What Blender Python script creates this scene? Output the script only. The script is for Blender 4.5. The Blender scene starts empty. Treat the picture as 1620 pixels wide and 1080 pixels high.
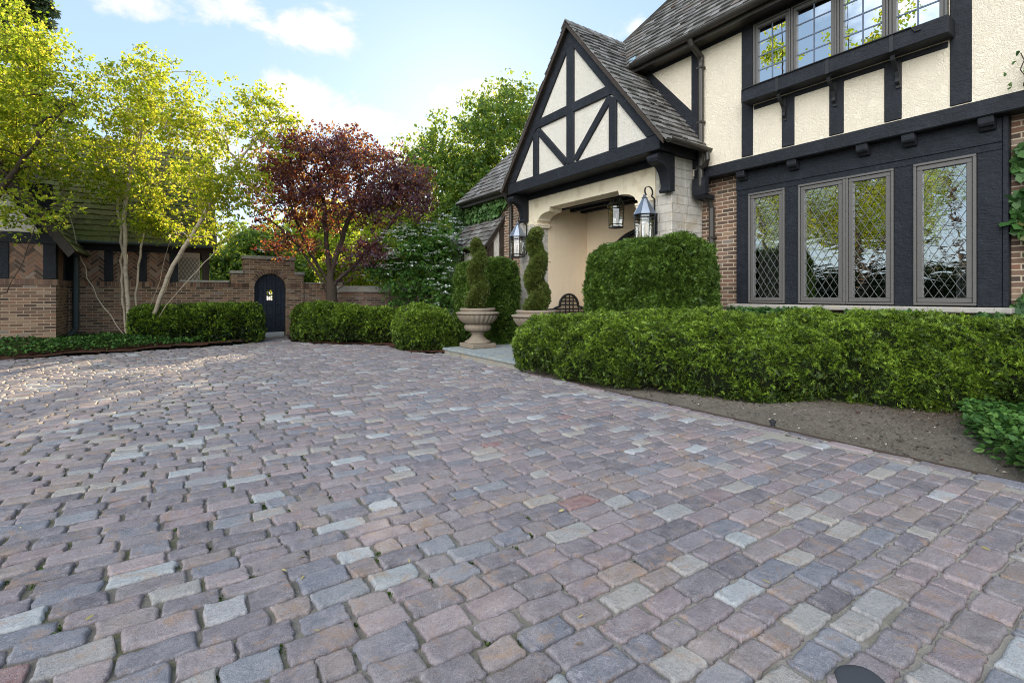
import bpy, bmesh, math, random
import numpy as np
from mathutils import Vector, Matrix
random.seed(7)
RNG = np.random.default_rng(7)
PI = math.pi
scene = bpy.context.scene
COL = scene.collection

# ------------------------------------------------------------------ survey
# world: +Y runs along the house front (away from the viewer), +X goes into the house.
CAMH = 1.2
YAW = math.atan2(525, 780)
FX, FY = math.sin(YAW), math.cos(YAW)
F = 780.0
def ray(px, py):
    dx, dz = (px - 810) / F, (467 - py) / F
    return FX + FY * dx, FY - FX * dx, dz
def on_x(px, py, X):
    a, b, c = ray(px, py); d = X / a
    return b * d, CAMH + c * d          # (Y, Z) on the plane x = X
def on_y(px, py, Y):
    a, b, c = ray(px, py); d = Y / b
    return a * d, CAMH + c * d
def on_g(px, py, z=0.0):
    a, b, c = ray(px, py); d = (z - CAMH) / c
    return a * d, b * d
def at(px, py, d):
    a, b, c = ray(px, py)
    return np.array((a * d, b * d, CAMH + c * d))

# ------------------------------------------------------------------ materials
class NT:
    def __init__(s, name):
        s.m = bpy.data.materials.new(name); s.m.use_nodes = True
        s.t = s.m.node_tree; s.t.nodes.clear()
        s.out = s.t.nodes.new('ShaderNodeOutputMaterial')
    def n(s, typ, ins=None, **kw):
        nd = s.t.nodes.new('ShaderNode' + typ)
        for k, v in kw.items(): setattr(nd, k, v)
        for k, v in (ins or {}).items():
            sock = nd.inputs[k]
            if isinstance(v, bpy.types.NodeSocket): s.t.links.new(v, sock)
            elif isinstance(v, bpy.types.Node): s.t.links.new(v.outputs[0], sock)
            else:
                if isinstance(v, tuple) and len(v) == 3 and sock.type == 'RGBA': v = (*v, 1)
                sock.default_value = v
        return nd
    def ramp(s, fac, stops, interp='LINEAR'):
        r = s.n('ValToRGB', {0: fac}); cr = r.color_ramp; cr.interpolation = interp
        while len(cr.elements) < len(stops): cr.elements.new(0.5)
        for e, (p, c) in zip(cr.elements, stops):
            e.position = p; e.color = (*c, 1) if len(c) == 3 else c
        return r.outputs[0]
    def math(s, op, a, b=0.0, c=None, clamp=False):
        d = {0: a, 1: b}
        if c is not None: d[2] = c
        return s.n('Math', d, operation=op, use_clamp=clamp).outputs[0]
    def mix(s, fac, a, b, mode='MIX'):
        return s.n('Mix', {0: fac, 6: a, 7: b}, data_type='RGBA', blend_type=mode).outputs[2]
    def noise(s, vec, scale, detail=4, rough=0.6, dist=0.0):
        return s.n('TexNoise', {'Vector': vec, 'Scale': scale, 'Detail': detail, 'Roughness': rough, 'Distortion': dist}).outputs[0]
    def obj(s): return s.n('TexCoord').outputs['Object']
    def scaled(s, vec, sc): return s.n('Mapping', {'Vector': vec, 'Scale': sc}).outputs[0]
    def island(s): return s.n('NewGeometry').outputs['Random Per Island']
    def bump(s, h, strength=0.3, dist=0.01, normal=None):
        d = {'Height': h, 'Strength': strength, 'Distance': dist}
        if normal is not None: d['Normal'] = normal
        return s.n('Bump', d).outputs[0]
    def pbr(s, color, rough=0.7, normal=None, metal=0.0, spec=0.5, **k):
        d = {'Base Color': color, 'Roughness': rough, 'Metallic': metal, 'Specular IOR Level': spec}
        if normal is not None: d['Normal'] = normal
        d.update(k)
        return s.n('BsdfPrincipled', d)
    def end(s, sh):
        s.t.links.new(sh.outputs[0], s.out.inputs[0]); return s.m

M = {}
def wallcoord(t):
    g = t.n('NewGeometry'); o = t.n('SeparateXYZ', {0: t.obj()})
    nx = t.math('ABSOLUTE', t.n('SeparateXYZ', {0: g.outputs['True Normal']}).outputs[0])
    f = t.math('GREATER_THAN', nx, 0.7)
    u = t.math('ADD', t.math('MULTIPLY', o.outputs[1], f), t.math('MULTIPLY', o.outputs[0], t.math('SUBTRACT', 1.0, f)))
    return t.n('CombineXYZ', {0: u, 1: o.outputs[2], 2: 0.0}).outputs[0]

BRICKS = [(0.0, (.032, .021, .017)), (.18, (.072, .040, .029)), (.4, (.125, .066, .045)), (.6, (.165, .096, .064)), (.78, (.19, .085, .050)), (.92, (.26, .170, .108)), (1.0, (.165, .135, .125))]
def mk_brick(name, mortar, tint=1.0, cyl=None):
    t = NT(name)
    if cyl:
        o = t.n('SeparateXYZ', {0: t.obj()})
        a = t.math('MULTIPLY', t.math('ARCTAN2', o.outputs[1], o.outputs[0]), cyl)
        v = t.n('CombineXYZ', {0: a, 1: o.outputs[2], 2: 0.0}).outputs[0]
    else: v = wallcoord(t)
    warp = t.n('VectorMath', {0: t.n('TexNoise', {'Vector': t.obj(), 'Scale': 9.0, 'Detail': 3.0}).outputs[1], 1: (.5, .5, .5)}, operation='SUBTRACT').outputs[0]
    warp = t.n('VectorMath', {0: warp, 'Scale': .010}, operation='SCALE').outputs[0]
    v = t.n('VectorMath', {0: v, 1: warp}, operation='ADD').outputs[0]
    b = t.n('TexBrick', {'Vector': v, 'Color1': (0, 0, 0), 'Color2': (1, 1, 1), 'Mortar': (.5, .5, .5), 'Scale': 1.0, 'Mortar Size': .0085, 'Mortar Smooth': .2, 'Bias': 0.0, 'Brick Width': .212, 'Row Height': .0677})
    col = t.ramp(b.outputs[0], [(p, tuple(min(1, x * tint) for x in c)) for p, c in BRICKS])
    n1 = t.noise(t.obj(), 55, 5, .7)
    col = t.mix(t.math('MULTIPLY', n1, .55), col, t.mix(.5, col, (.33, .25, .19)))
    n0 = t.noise(t.obj(), 2.2, 5, .7)
    mcol = t.mix(n0, mortar, tuple(x * .62 for x in mortar))
    fullc = t.mix(b.outputs[1], col, mcol)
    fullc = t.mix(t.ramp(n0, [(.55, (0, 0, 0)), (.8, (.3, .3, .3))]), fullc, (.30, .25, .20))
    h = t.math('ADD', t.math('MULTIPLY', b.outputs[1], -1.0), t.math('MULTIPLY', n1, .35))
    return t.end(t.pbr(fullc, .9, t.bump(h, .7, .008), spec=.25))
M['brick'] = mk_brick('weathered_brick', (.52, .39, .25), 1.3)
M['brick_house'] = mk_brick('house_brick', (.60, .49, .35), 1.0)
M['brick_round'] = mk_brick('round_brick', (.30, .25, .19), 1.15, 1.25)
def mk_loose(name, tint=1.0):
    t = NT(name)
    col = t.ramp(t.island(), [(p, tuple(x * tint for x in c)) for p, c in BRICKS])
    n1 = t.noise(t.obj(), 60, 5, .7)
    col = t.mix(t.math('MULTIPLY', n1, .6), col, t.mix(.5, col, (.33, .22, .15)))
    return t.end(t.pbr(col, .9, t.bump(n1, .5, .004), spec=.25))
M['brick_loose'] = mk_loose('loose_brick', 1.25)
t = NT('mortar'); nz = t.noise(t.obj(), 90, 4)
M['mortar'] = t.end(t.pbr(t.mix(nz, (.34, .27, .19), (.44, .36, .26)), .95, t.bump(nz, .5, .004), spec=.2))

def mk_stucco(name, c1, c2, strength, sc):
    t = NT(name); o = t.obj()
    w = t.n('TexNoise', {'Vector': o, 'Scale': sc * .45, 'Detail': 2.0}).outputs[1]
    ov = t.n('VectorMath', {0: o, 1: t.n('VectorMath', {0: w, 'Scale': .35}, operation='SCALE').outputs[0]}, operation='ADD').outputs[0]
    a = t.noise(ov, sc, 4, .55, 1.6)
    ridge = t.math('ABSOLUTE', t.math('SUBTRACT', a, .5))
    ridge = t.ramp(ridge, [(0, (1, 1, 1)), (.05, (.45, .45, .45)), (.16, (0, 0, 0))])
    fine = t.noise(o, 120, 3, .7)
    big = t.noise(o, 1.1, 4, .6)
    h = t.math('ADD', t.math('MULTIPLY', ridge, 1.0), t.math('MULTIPLY', fine, .07))
    h = t.math('ADD', h, t.math('MULTIPLY', a, .8))
    col = t.mix(big, c1, c2)
    col = t.mix(t.math('MULTIPLY', t.ramp(t.noise(o, 13, 6, .75), [(.5, (0, 0, 0)), (.75, (1, 1, 1))]), .22), col, tuple(x * .72 for x in c2))
    col = t.mix(t.math('MULTIPLY', t.ramp(t.noise(t.scaled(o, (5, 5, .5)), 1.0, 5, .7), [(.5, (0, 0, 0)), (.8, (1, 1, 1))]), .18), col, (.42, .36, .28))
    return t.end(t.pbr(col, .92, t.bump(h, strength, .024), spec=.2))
M['stucco'] = mk_stucco('trowelled_stucco', (.80, .70, .545), (.74, .645, .495), .45, 13)
M['stucco_pale'] = mk_stucco('gable_stucco', (.79, .73, .63), (.72, .66, .56), .55, 20)
M['stucco_warm'] = mk_stucco('porch_stucco', (.86, .70, .50), (.76, .60, .41), .25, 30)

def mk_timber(name, c, c2, rough=.62):
    t = NT(name); o = t.obj()
    g = t.noise(t.scaled(o, (14, 14, 14)), 1.0, 5, .7)
    st = t.noise(t.scaled(o, (60, 6, 60)), 1.0, 3, .6)
    specks = t.ramp(t.noise(o, 95, 2, .5), [(.68, (0, 0, 0)), (.74, (1, 1, 1))])
    col = t.mix(g, c, c2)
    col = t.mix(t.math('MULTIPLY', specks, .35), col, (.10, .088, .08))
    col = t.mix(t.ramp(t.noise(t.scaled(o, (2, 2, 3)), 1.6, 5, .75), [(.5, (0, 0, 0)), (.8, (.5, .5, .5))]), col, tuple(x * 2.4 for x in c2))
    h = t.math('ADD', t.math('MULTIPLY', g, .8), t.math('MULTIPLY', st, .5))
    return t.end(t.pbr(col, t.math('ADD', t.math('MULTIPLY', g, .3), rough - .15), t.bump(h, .8, .016), spec=.28))
M['timber'] = mk_timber('black_stained_timber', (.0075, .0085, .0115), (.017, .0185, .023))
M['timber_brown'] = mk_timber('dark_brown_timber', (.032, .022, .016), (.05, .036, .026))
M['timber_panel'] = mk_timber('blue_black_panel', (.0055, .0070, .010), (.013, .0155, .021))
M['door_blue'] = mk_timber('blue_black_door_paint', (.010, .014, .024), (.018, .024, .038), .45)
M['shutter_wood'] = mk_timber('weathered_oak', (.13, .075, .04), (.24, .15, .09), .8)

def mk_metal(name, c, rough, metal=.6, c2=None):
    t = NT(name); n1 = t.noise(t.obj(), 14, 4, .65)
    col = t.mix(n1, c, c2 or tuple(x * 1.6 for x in c))
    return t.end(t.pbr(col, rough, t.bump(n1, .12, .004), metal=metal))
M['bronze'] = mk_metal('dark_bronze_gutter', (.045, .040, .034), .42, .5)
M['frame'] = mk_metal('bronze_grey_window_frame', (.10, .092, .084), .5, .15, (.125, .115, .105))
M['iron'] = mk_metal('black_iron', (.016, .016, .017), .5, .3)
M['lead'] = mk_metal('lead_came', (.085, .083, .078), .7, .0)
M['flashing'] = mk_metal('blue_grey_flashing', (.23, .34, .40), .5, .3, (.33, .42, .46))
M['lantern_roof'] = mk_metal('lantern_lead_roof', (.17, .19, .22), .38, .7, (.25, .28, .33))
M['copper_grey'] = mk_metal('verdigris_grey_pipe', (.055, .075, .082), .5, .4, (.09, .115, .12))

def mk_stone(name, c1, c2, bw, rh, mort, bumpd=.02, blot=.72):
    t = NT(name); v = wallcoord(t)
    b = t.n('TexBrick', {'Vector': v, 'Color1': (0, 0, 0), 'Color2': (1, 1, 1), 'Mortar': (.5, .5, .5), 'Scale': 1.0, 'Mortar Size': mort, 'Mortar Smooth': .6, 'Brick Width': bw, 'Row Height': rh}, offset=.37, squash=.7, squash_frequency=3)
    o = t.obj(); n1 = t.noise(o, 7, 6, .65, .6); n2 = t.noise(o, 45, 5, .7)
    col = t.mix(b.outputs[0], c1, c2)
    col = t.mix(t.ramp(n1, [(.45, (0, 0, 0)), (.7, (1, 1, 1))]), col, tuple(x * blot for x in c1))
    col = t.mix(t.math('MULTIPLY', t.ramp(t.noise(o, 3, 4), [(.55, (0, 0, 0)), (.7, (1, 1, 1))]), .45), col, (.42, .30, .16))
    col = t.mix(t.math('MULTIPLY', b.outputs[1], .55), col, (.33, .29, .23))
    h = t.math('ADD', t.math('MULTIPLY', b.outputs[1], -1.0), t.math('ADD', n1, t.math('MULTIPLY', n2, .3)))
    return t.end(t.pbr(col, .9, t.bump(h, .8, bumpd), spec=.25))
M['ashlar'] = mk_stone('rough_limestone', (.58, .53, .45), (.48, .44, .38), .42, .155, .006)
M['limestone'] = mk_stone('smooth_limestone', (.84, .73, .54), (.79, .68, .49), 1.3, .9, .0025, .004, .92)
M['limestone_grey'] = mk_stone('coping_stone', (.40, .37, .32), (.33, .30, .25), .6, .5, .004, .008)
M['bluestone'] = mk_stone('bluestone_paving', (.24, .27, .27), (.29, .31, .30), .9, .6, .005, .006)

def mk_shingle(name, stops, moss=None):
    t = NT(name); o = t.obj()
    col = t.ramp(t.island(), stops)
    st = t.noise(t.scaled(o, (40, 40, 4)), 1.0, 4, .7)
    col = t.mix(t.math('MULTIPLY', st, .55), col, tuple(x * .45 for x in stops[0][1]))
    if moss: col = t.mix(t.ramp(t.noise(o, 2.2, 5, .7), [(.35, (0, 0, 0)), (.6, (1, 1, 1))]), col, moss)
    return t.end(t.pbr(col, .85, t.bump(st, .5, .008), spec=.25))
M['shingle'] = mk_shingle('grey_cedar_shingle', [(0, (.088, .080, .070)), (.35, (.150, .140, .126)), (.7, (.215, .203, .186)), (.9, (.29, .278, .26)), (1, (.16, .12, .095))])
M['shingle_moss'] = mk_shingle('mossy_cedar_shingle', [(0, (.085, .075, .035)), (.5, (.14, .12, .055)), (1, (.19, .17, .085))], (.115, .125, .035))

t = NT('terracotta_urn_stone'); o = t.obj(); n1 = t.noise(o, 9, 6, .7, .5); n2 = t.noise(o, 90, 3)
sep = t.n('SeparateXYZ', {0: t.n('NewGeometry').outputs['Normal']})
c = t.mix(n1, (.29, .238, .178), (.165, .130, .095))
c = t.mix(t.ramp(t.noise(o, 4, 5, .7), [(.5, (0, 0, 0)), (.68, (.7, .7, .7))]), c, (.22, .16, .11))
M['urn'] = t.end(t.pbr(c, .9, t.bump(t.math('ADD', n1, n2), .4, .006), spec=.25))

# glass: thin pane, part mirror part clear; old leaded glass is wavy
def mk_glass(name, refl, wav, tint=(.92, .96, .95)):
    t = NT(name); o = t.obj()
    nrm = None
    if wav:
        w = t.noise(t.scaled(o, (1, 1.6, 5.0)), 2.2, 2, .45, .8)
        nrm = t.bump(w, wav, .05)
    g = t.n('BsdfGlossy', {'Color': (1, 1, 1), 'Roughness': .0, **({'Normal': nrm} if nrm else {})})
    tr = t.n('BsdfTransparent', {'Color': tint})
    lw = t.n('LayerWeight', {'Blend': .35})
    f = t.math('ADD', t.math('MULTIPLY', lw.outputs['Fresnel'], .5), refl, clamp=True)
    return t.end(t.n('MixShader', {0: f, 1: tr, 2: g}))
M['glass_lead'] = mk_glass('leaded_glass', .40, .032)
t = NT('window_glass'); M['glass_plain'] = t.end(t.n('BsdfGlossy', {'Color': (.60, .63, .66, 1), 'Roughness': 0.0}))
M['glass_lantern'] = mk_glass('lantern_glass', .10, 0, (.93, .93, .90))
def flat(name, c, rough=.8, **k):
    t = NT(name); n1 = t.noise(t.obj(), 30, 4)
    return t.end(t.pbr(t.mix(n1, c, tuple(x * .8 for x in c)), rough, t.bump(n1, .15, .004), **k))
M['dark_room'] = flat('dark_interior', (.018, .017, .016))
M['curtain'] = flat('pale_curtain', (.55, .50, .50))
M['curtain_grey'] = flat('grey_curtain', (.20, .19, .18))
M['candle'] = flat('candle_wax', (.85, .72, .58), .5)
M['rubber'] = flat('black_plastic', (.02, .02, .022), .5)
M['steel_edge'] = flat('rusted_steel_edging', (.06, .04, .03), .8)
M['pale_pool'] = flat('pale_wall', (.6, .6, .55))

# ground materials
t = NT('cobble_stone'); o = t.obj(); isl = t.island()
base = t.ramp(isl, [(0, (.090, .080, .088)), (.12, (.165, .140, .148)), (.24, (.235, .172, .170)), (.34, (.118, .108, .122)), (.44, (.265, .198, .160)), (.54, (.172, .154, .162)), (.64, (.31, .232, .220)), (.70, (.138, .120, .126)), (.80, (.150, .155, .180)), (.87, (.20, .21, .225)), (.88, (.34, .30, .245)), (.945, (.29, .285, .27)), (.962, (.33, .345, .335)), (.984, (.40, .415, .41)), (.988, (.24, .105, .085)), (1, (.13, .135, .155))])
n1 = t.noise(o, 14, 6, .7, .5); n2 = t.noise(o, 75, 5, .75); n3 = t.noise(o, 330, 3, .7)
c = t.mix(t.ramp(n1, [(.35, (0, 0, 0)), (.7, (1, 1, 1))]), base, t.mix(.5, base, (.37, .33, .33)))
c = t.mix(t.ramp(n2, [(.36, (.8, .8, .8)), (.52, (0, 0, 0))]), c, t.mix(.45, c, (.07, .06, .065)))
c = t.mix(t.ramp(t.noise(t.scaled(o, (1, 3, 1)), 26, 6, .8, 1.0), [(.56, (0, 0, 0)), (.66, (.75, .75, .75))]), c, t.mix(.55, c, (.50, .46, .46)))
c = t.mix(t.ramp(n3, [(.56, (0, 0, 0)), (.67, (.8, .8, .8))]), c, t.mix(.42, c, (.62, .58, .57)))
c = t.mix(t.ramp(n3, [(.33, (.8, .8, .8)), (.44, (0, 0, 0))]), c, t.mix(.45, c, (.04, .035, .04)))
c = t.mix(t.ramp(t.noise(o, 7, 6, .75, .8), [(.54, (0, 0, 0)), (.68, (.65, .65, .65))]), c, (.33, .20, .115))
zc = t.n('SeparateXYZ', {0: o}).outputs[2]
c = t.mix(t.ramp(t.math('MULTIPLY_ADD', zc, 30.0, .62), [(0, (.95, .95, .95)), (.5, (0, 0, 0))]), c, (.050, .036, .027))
M['cobble'] = t.end(t.pbr(c, t.math('MULTIPLY_ADD', n2, .3, .42), t.bump(t.math('ADD', t.math('ADD', t.math('MULTIPLY', n1, 1.2), n2), t.math('MULTIPLY', n3, .35)), .85, .007), spec=.35))
t = NT('joint_sand'); o = t.obj(); n1 = t.noise(o, 120, 4, .7); n2 = t.noise(o, 3.2, 5, .7)
xs = t.ramp(t.math('MULTIPLY_ADD', t.n('SeparateXYZ', {0: o}).outputs[0], .3, .15), [(0, (0, 0, 0)), (1, (1, 1, 1))])
c = t.mix(xs, t.mix(n1, (.19, .165, .135), (.10, .085, .07)), t.mix(n1, (.36, .33, .28), (.24, .215, .185)))  # sand darker towards the left: shade in the joints put into the colour
xm = t.ramp(t.math('MULTIPLY_ADD', t.n('SeparateXYZ', {0: o}).outputs[0], -.25, .75), [(0, (.12, .12, .12)), (1, (1, 1, 1))])
c = t.mix(t.math('MULTIPLY', t.ramp(n2, [(.46, (0, 0, 0)), (.62, (1, 1, 1))]), xm), c, t.mix(n1, (.12, .10, .06), (.065, .085, .025)))
M['sand'] = t.end(t.pbr(c, .95, t.bump(t.math('ADD', n1, t.noise(o, 14, 4)), .6, .01), spec=.15))
t = NT('soil'); o = t.obj(); n1 = t.noise(o, 22, 6, .75); n2 = t.noise(o, 160, 4, .8)
v = t.n('TexVoronoi', {'Vector': o, 'Scale': 60.0})
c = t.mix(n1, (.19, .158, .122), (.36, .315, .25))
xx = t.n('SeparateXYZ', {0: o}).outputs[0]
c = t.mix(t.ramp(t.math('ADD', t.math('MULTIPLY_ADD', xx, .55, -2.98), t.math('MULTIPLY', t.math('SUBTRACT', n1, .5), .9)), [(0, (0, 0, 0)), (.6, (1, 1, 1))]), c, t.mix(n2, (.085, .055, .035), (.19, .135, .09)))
c = t.mix(t.ramp(v.outputs[0], [(.10, (.6, .6, .6)), (.17, (0, 0, 0))]), c, (.34, .31, .26))
M['soil'] = t.end(t.pbr(c, .97, t.bump(t.math('ADD', n1, n2), 1.0, .035), spec=.1))
t = NT('bark_mulch'); o = t.obj(); n1 = t.noise(o, 40, 6, .8)
M['mulch'] = t.end(t.pbr(t.mix(n1, (.035, .016, .010), (.11, .050, .032)), .95, t.bump(n1, .8, .02), spec=.15))
t = NT('lawn_soil'); n1 = t.noise(t.obj(), 3, 5)
M['lawn'] = t.end(t.pbr(t.mix(n1, (.05, .07, .025), (.09, .10, .04)), .95, spec=.1))

def mk_leaf(name, stops, trans, tstops=None, rough=.5, spec=.3):
    t = NT(name); r = t.island()
    col = t.ramp(r, stops)
    cl = t.ramp(t.noise(t.obj(), 3.2, 3, .6), [(.36, (0, 0, 0)), (.64, (1, 1, 1))])     # whole clumps differ in tone
    col = t.mix(cl, t.mix(.45, col, tuple(x * .5 for x in stops[0][1])), col)
    tc = t.ramp(r, tstops) if tstops else col
    p = t.pbr(col, rough, spec=spec)
    tr = t.n('BsdfTranslucent', {'Color': tc})
    return t.end(t.n('MixShader', {0: trans, 1: p, 2: tr}))
M['leaf_yew'] = mk_leaf('yew_needles', [(0, (.022, .040, .010)), (.45, (.045, .080, .014)), (.8, (.095, .15, .020)), (.97, (.13, .19, .03)), (1, (.16, .085, .03))], .22)
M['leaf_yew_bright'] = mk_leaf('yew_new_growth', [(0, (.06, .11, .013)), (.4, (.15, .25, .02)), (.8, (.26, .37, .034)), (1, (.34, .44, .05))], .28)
M['leaf_dark'] = mk_leaf('dark_yew', [(0, (.014, .032, .012)), (.6, (.038, .070, .018)), (.94, (.065, .105, .024)), (1, (.12, .07, .035))], .15)
M['leaf_box'] = mk_leaf('juniper_green', [(0, (.024, .054, .010)), (.5, (.085, .155, .020)), (.85, (.155, .25, .030)), (1, (.21, .30, .045))], .22)
M['leaf_thuja'] = mk_leaf('topiary_thuja', [(0, (.060, .080, .016)), (.6, (.125, .165, .028)), (.93, (.18, .22, .04)), (1, (.19, .13, .06))], .22)
M['core'] = flat('inner_twigs', (.011, .015, .006), .95, spec=.1)
M['leaf_birch'] = mk_leaf('birch_leaves', [(0, (.06, .10, .015)), (.6, (.11, .16, .02)), (1, (.17, .20, .025))], .58, [(0, (.30, .45, .015)), (.55, (.60, .66, .05)), (1, (.88, .78, .09))], spec=.15)
M['leaf_plum'] = mk_leaf('plum_leaves', [(0, (.038, .022, .042)), (.6, (.078, .042, .070)), (1, (.125, .075, .090))], .33, [(0, (.20, .045, .05)), (.5, (.42, .11, .045)), (.78, (.80, .32, .05)), (1, (.95, .58, .08))])
M['leaf_tree'] = mk_leaf('broad_leaves', [(0, (.030, .065, .014)), (.6, (.055, .115, .022)), (1, (.09, .16, .03))], .48, [(0, (.17, .30, .04)), (.6, (.38, .50, .06)), (1, (.66, .68, .12))])
M['leaf_gold'] = mk_leaf('bright_leaves', [(0, (.06, .10, .015)), (.6, (.12, .17, .02)), (1, (.18, .21, .03))], .58, [(0, (.30, .46, .015)), (.6, (.62, .69, .06)), (1, (.90, .79, .10))], spec=.15)
M['leaf_conifer'] = mk_leaf('spruce_needles', [(0, (.05, .08, .03)), (1, (.15, .19, .07))], .15)
M['leaf_viburnum'] = mk_leaf('viburnum_leaves', [(0, (.035, .085, .02)), (.6, (.07, .16, .035)), (1, (.11, .21, .05))], .35, [(0, (.12, .28, .03)), (1, (.36, .48, .05))], spec=.12, rough=.6)
M['leaf_ivy'] = mk_leaf('ivy_leaves', [(0, (.03, .085, .02)), (.6, (.06, .14, .03)), (.93, (.10, .19, .05)), (1, (.14, .12, .03))], .25)
M['leaf_ivy_pale'] = mk_leaf('pale_ivy_leaves', [(0, (.06, .14, .035)), (.6, (.12, .23, .06)), (1, (.19, .31, .10))], .3)
M['leaf_vinca'] = mk_leaf('ground_cover_leaves', [(0, (.028, .08, .018)), (.6, (.075, .17, .032)), (1, (.15, .27, .055))], .22, rough=.55, spec=.2)
M['petal'] = mk_leaf('white_petals', [(0, (.62, .66, .60)), (1, (.84, .85, .80))], .3)
M['dry_leaf'] = mk_leaf('fallen_leaf', [(0, (.42, .36, .10)), (.6, (.50, .40, .20)), (1, (.30, .20, .10))], .2)
M['chip'] = mk_leaf('pale_chips', [(0, (.50, .46, .38)), (.5, (.40, .32, .22)), (1, (.62, .60, .54))], .05)
t = NT('bark'); o = t.obj(); n1 = t.noise(t.scaled(o, (6, 6, 2)), 4, 5, .7)
M['bark'] = t.end(t.pbr(t.mix(n1, (.035, .025, .018), (.10, .075, .055)), .9, t.bump(n1, .7, .02), spec=.2))
t = NT('birch_bark'); o = t.obj(); n1 = t.noise(t.scaled(o, (4, 4, 22)), 2.0, 4, .7); n2 = t.noise(o, 9, 4)
c = t.mix(n2, (.34, .265, .18), (.47, .40, .30)); c = t.mix(t.ramp(n1, [(.56, (0, 0, 0)), (.64, (.8, .8, .8))]), c, (.13, .095, .07))
M['birch_bark'] = t.end(t.pbr(c, .8, t.bump(n1, .5, .01), spec=.3))

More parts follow.
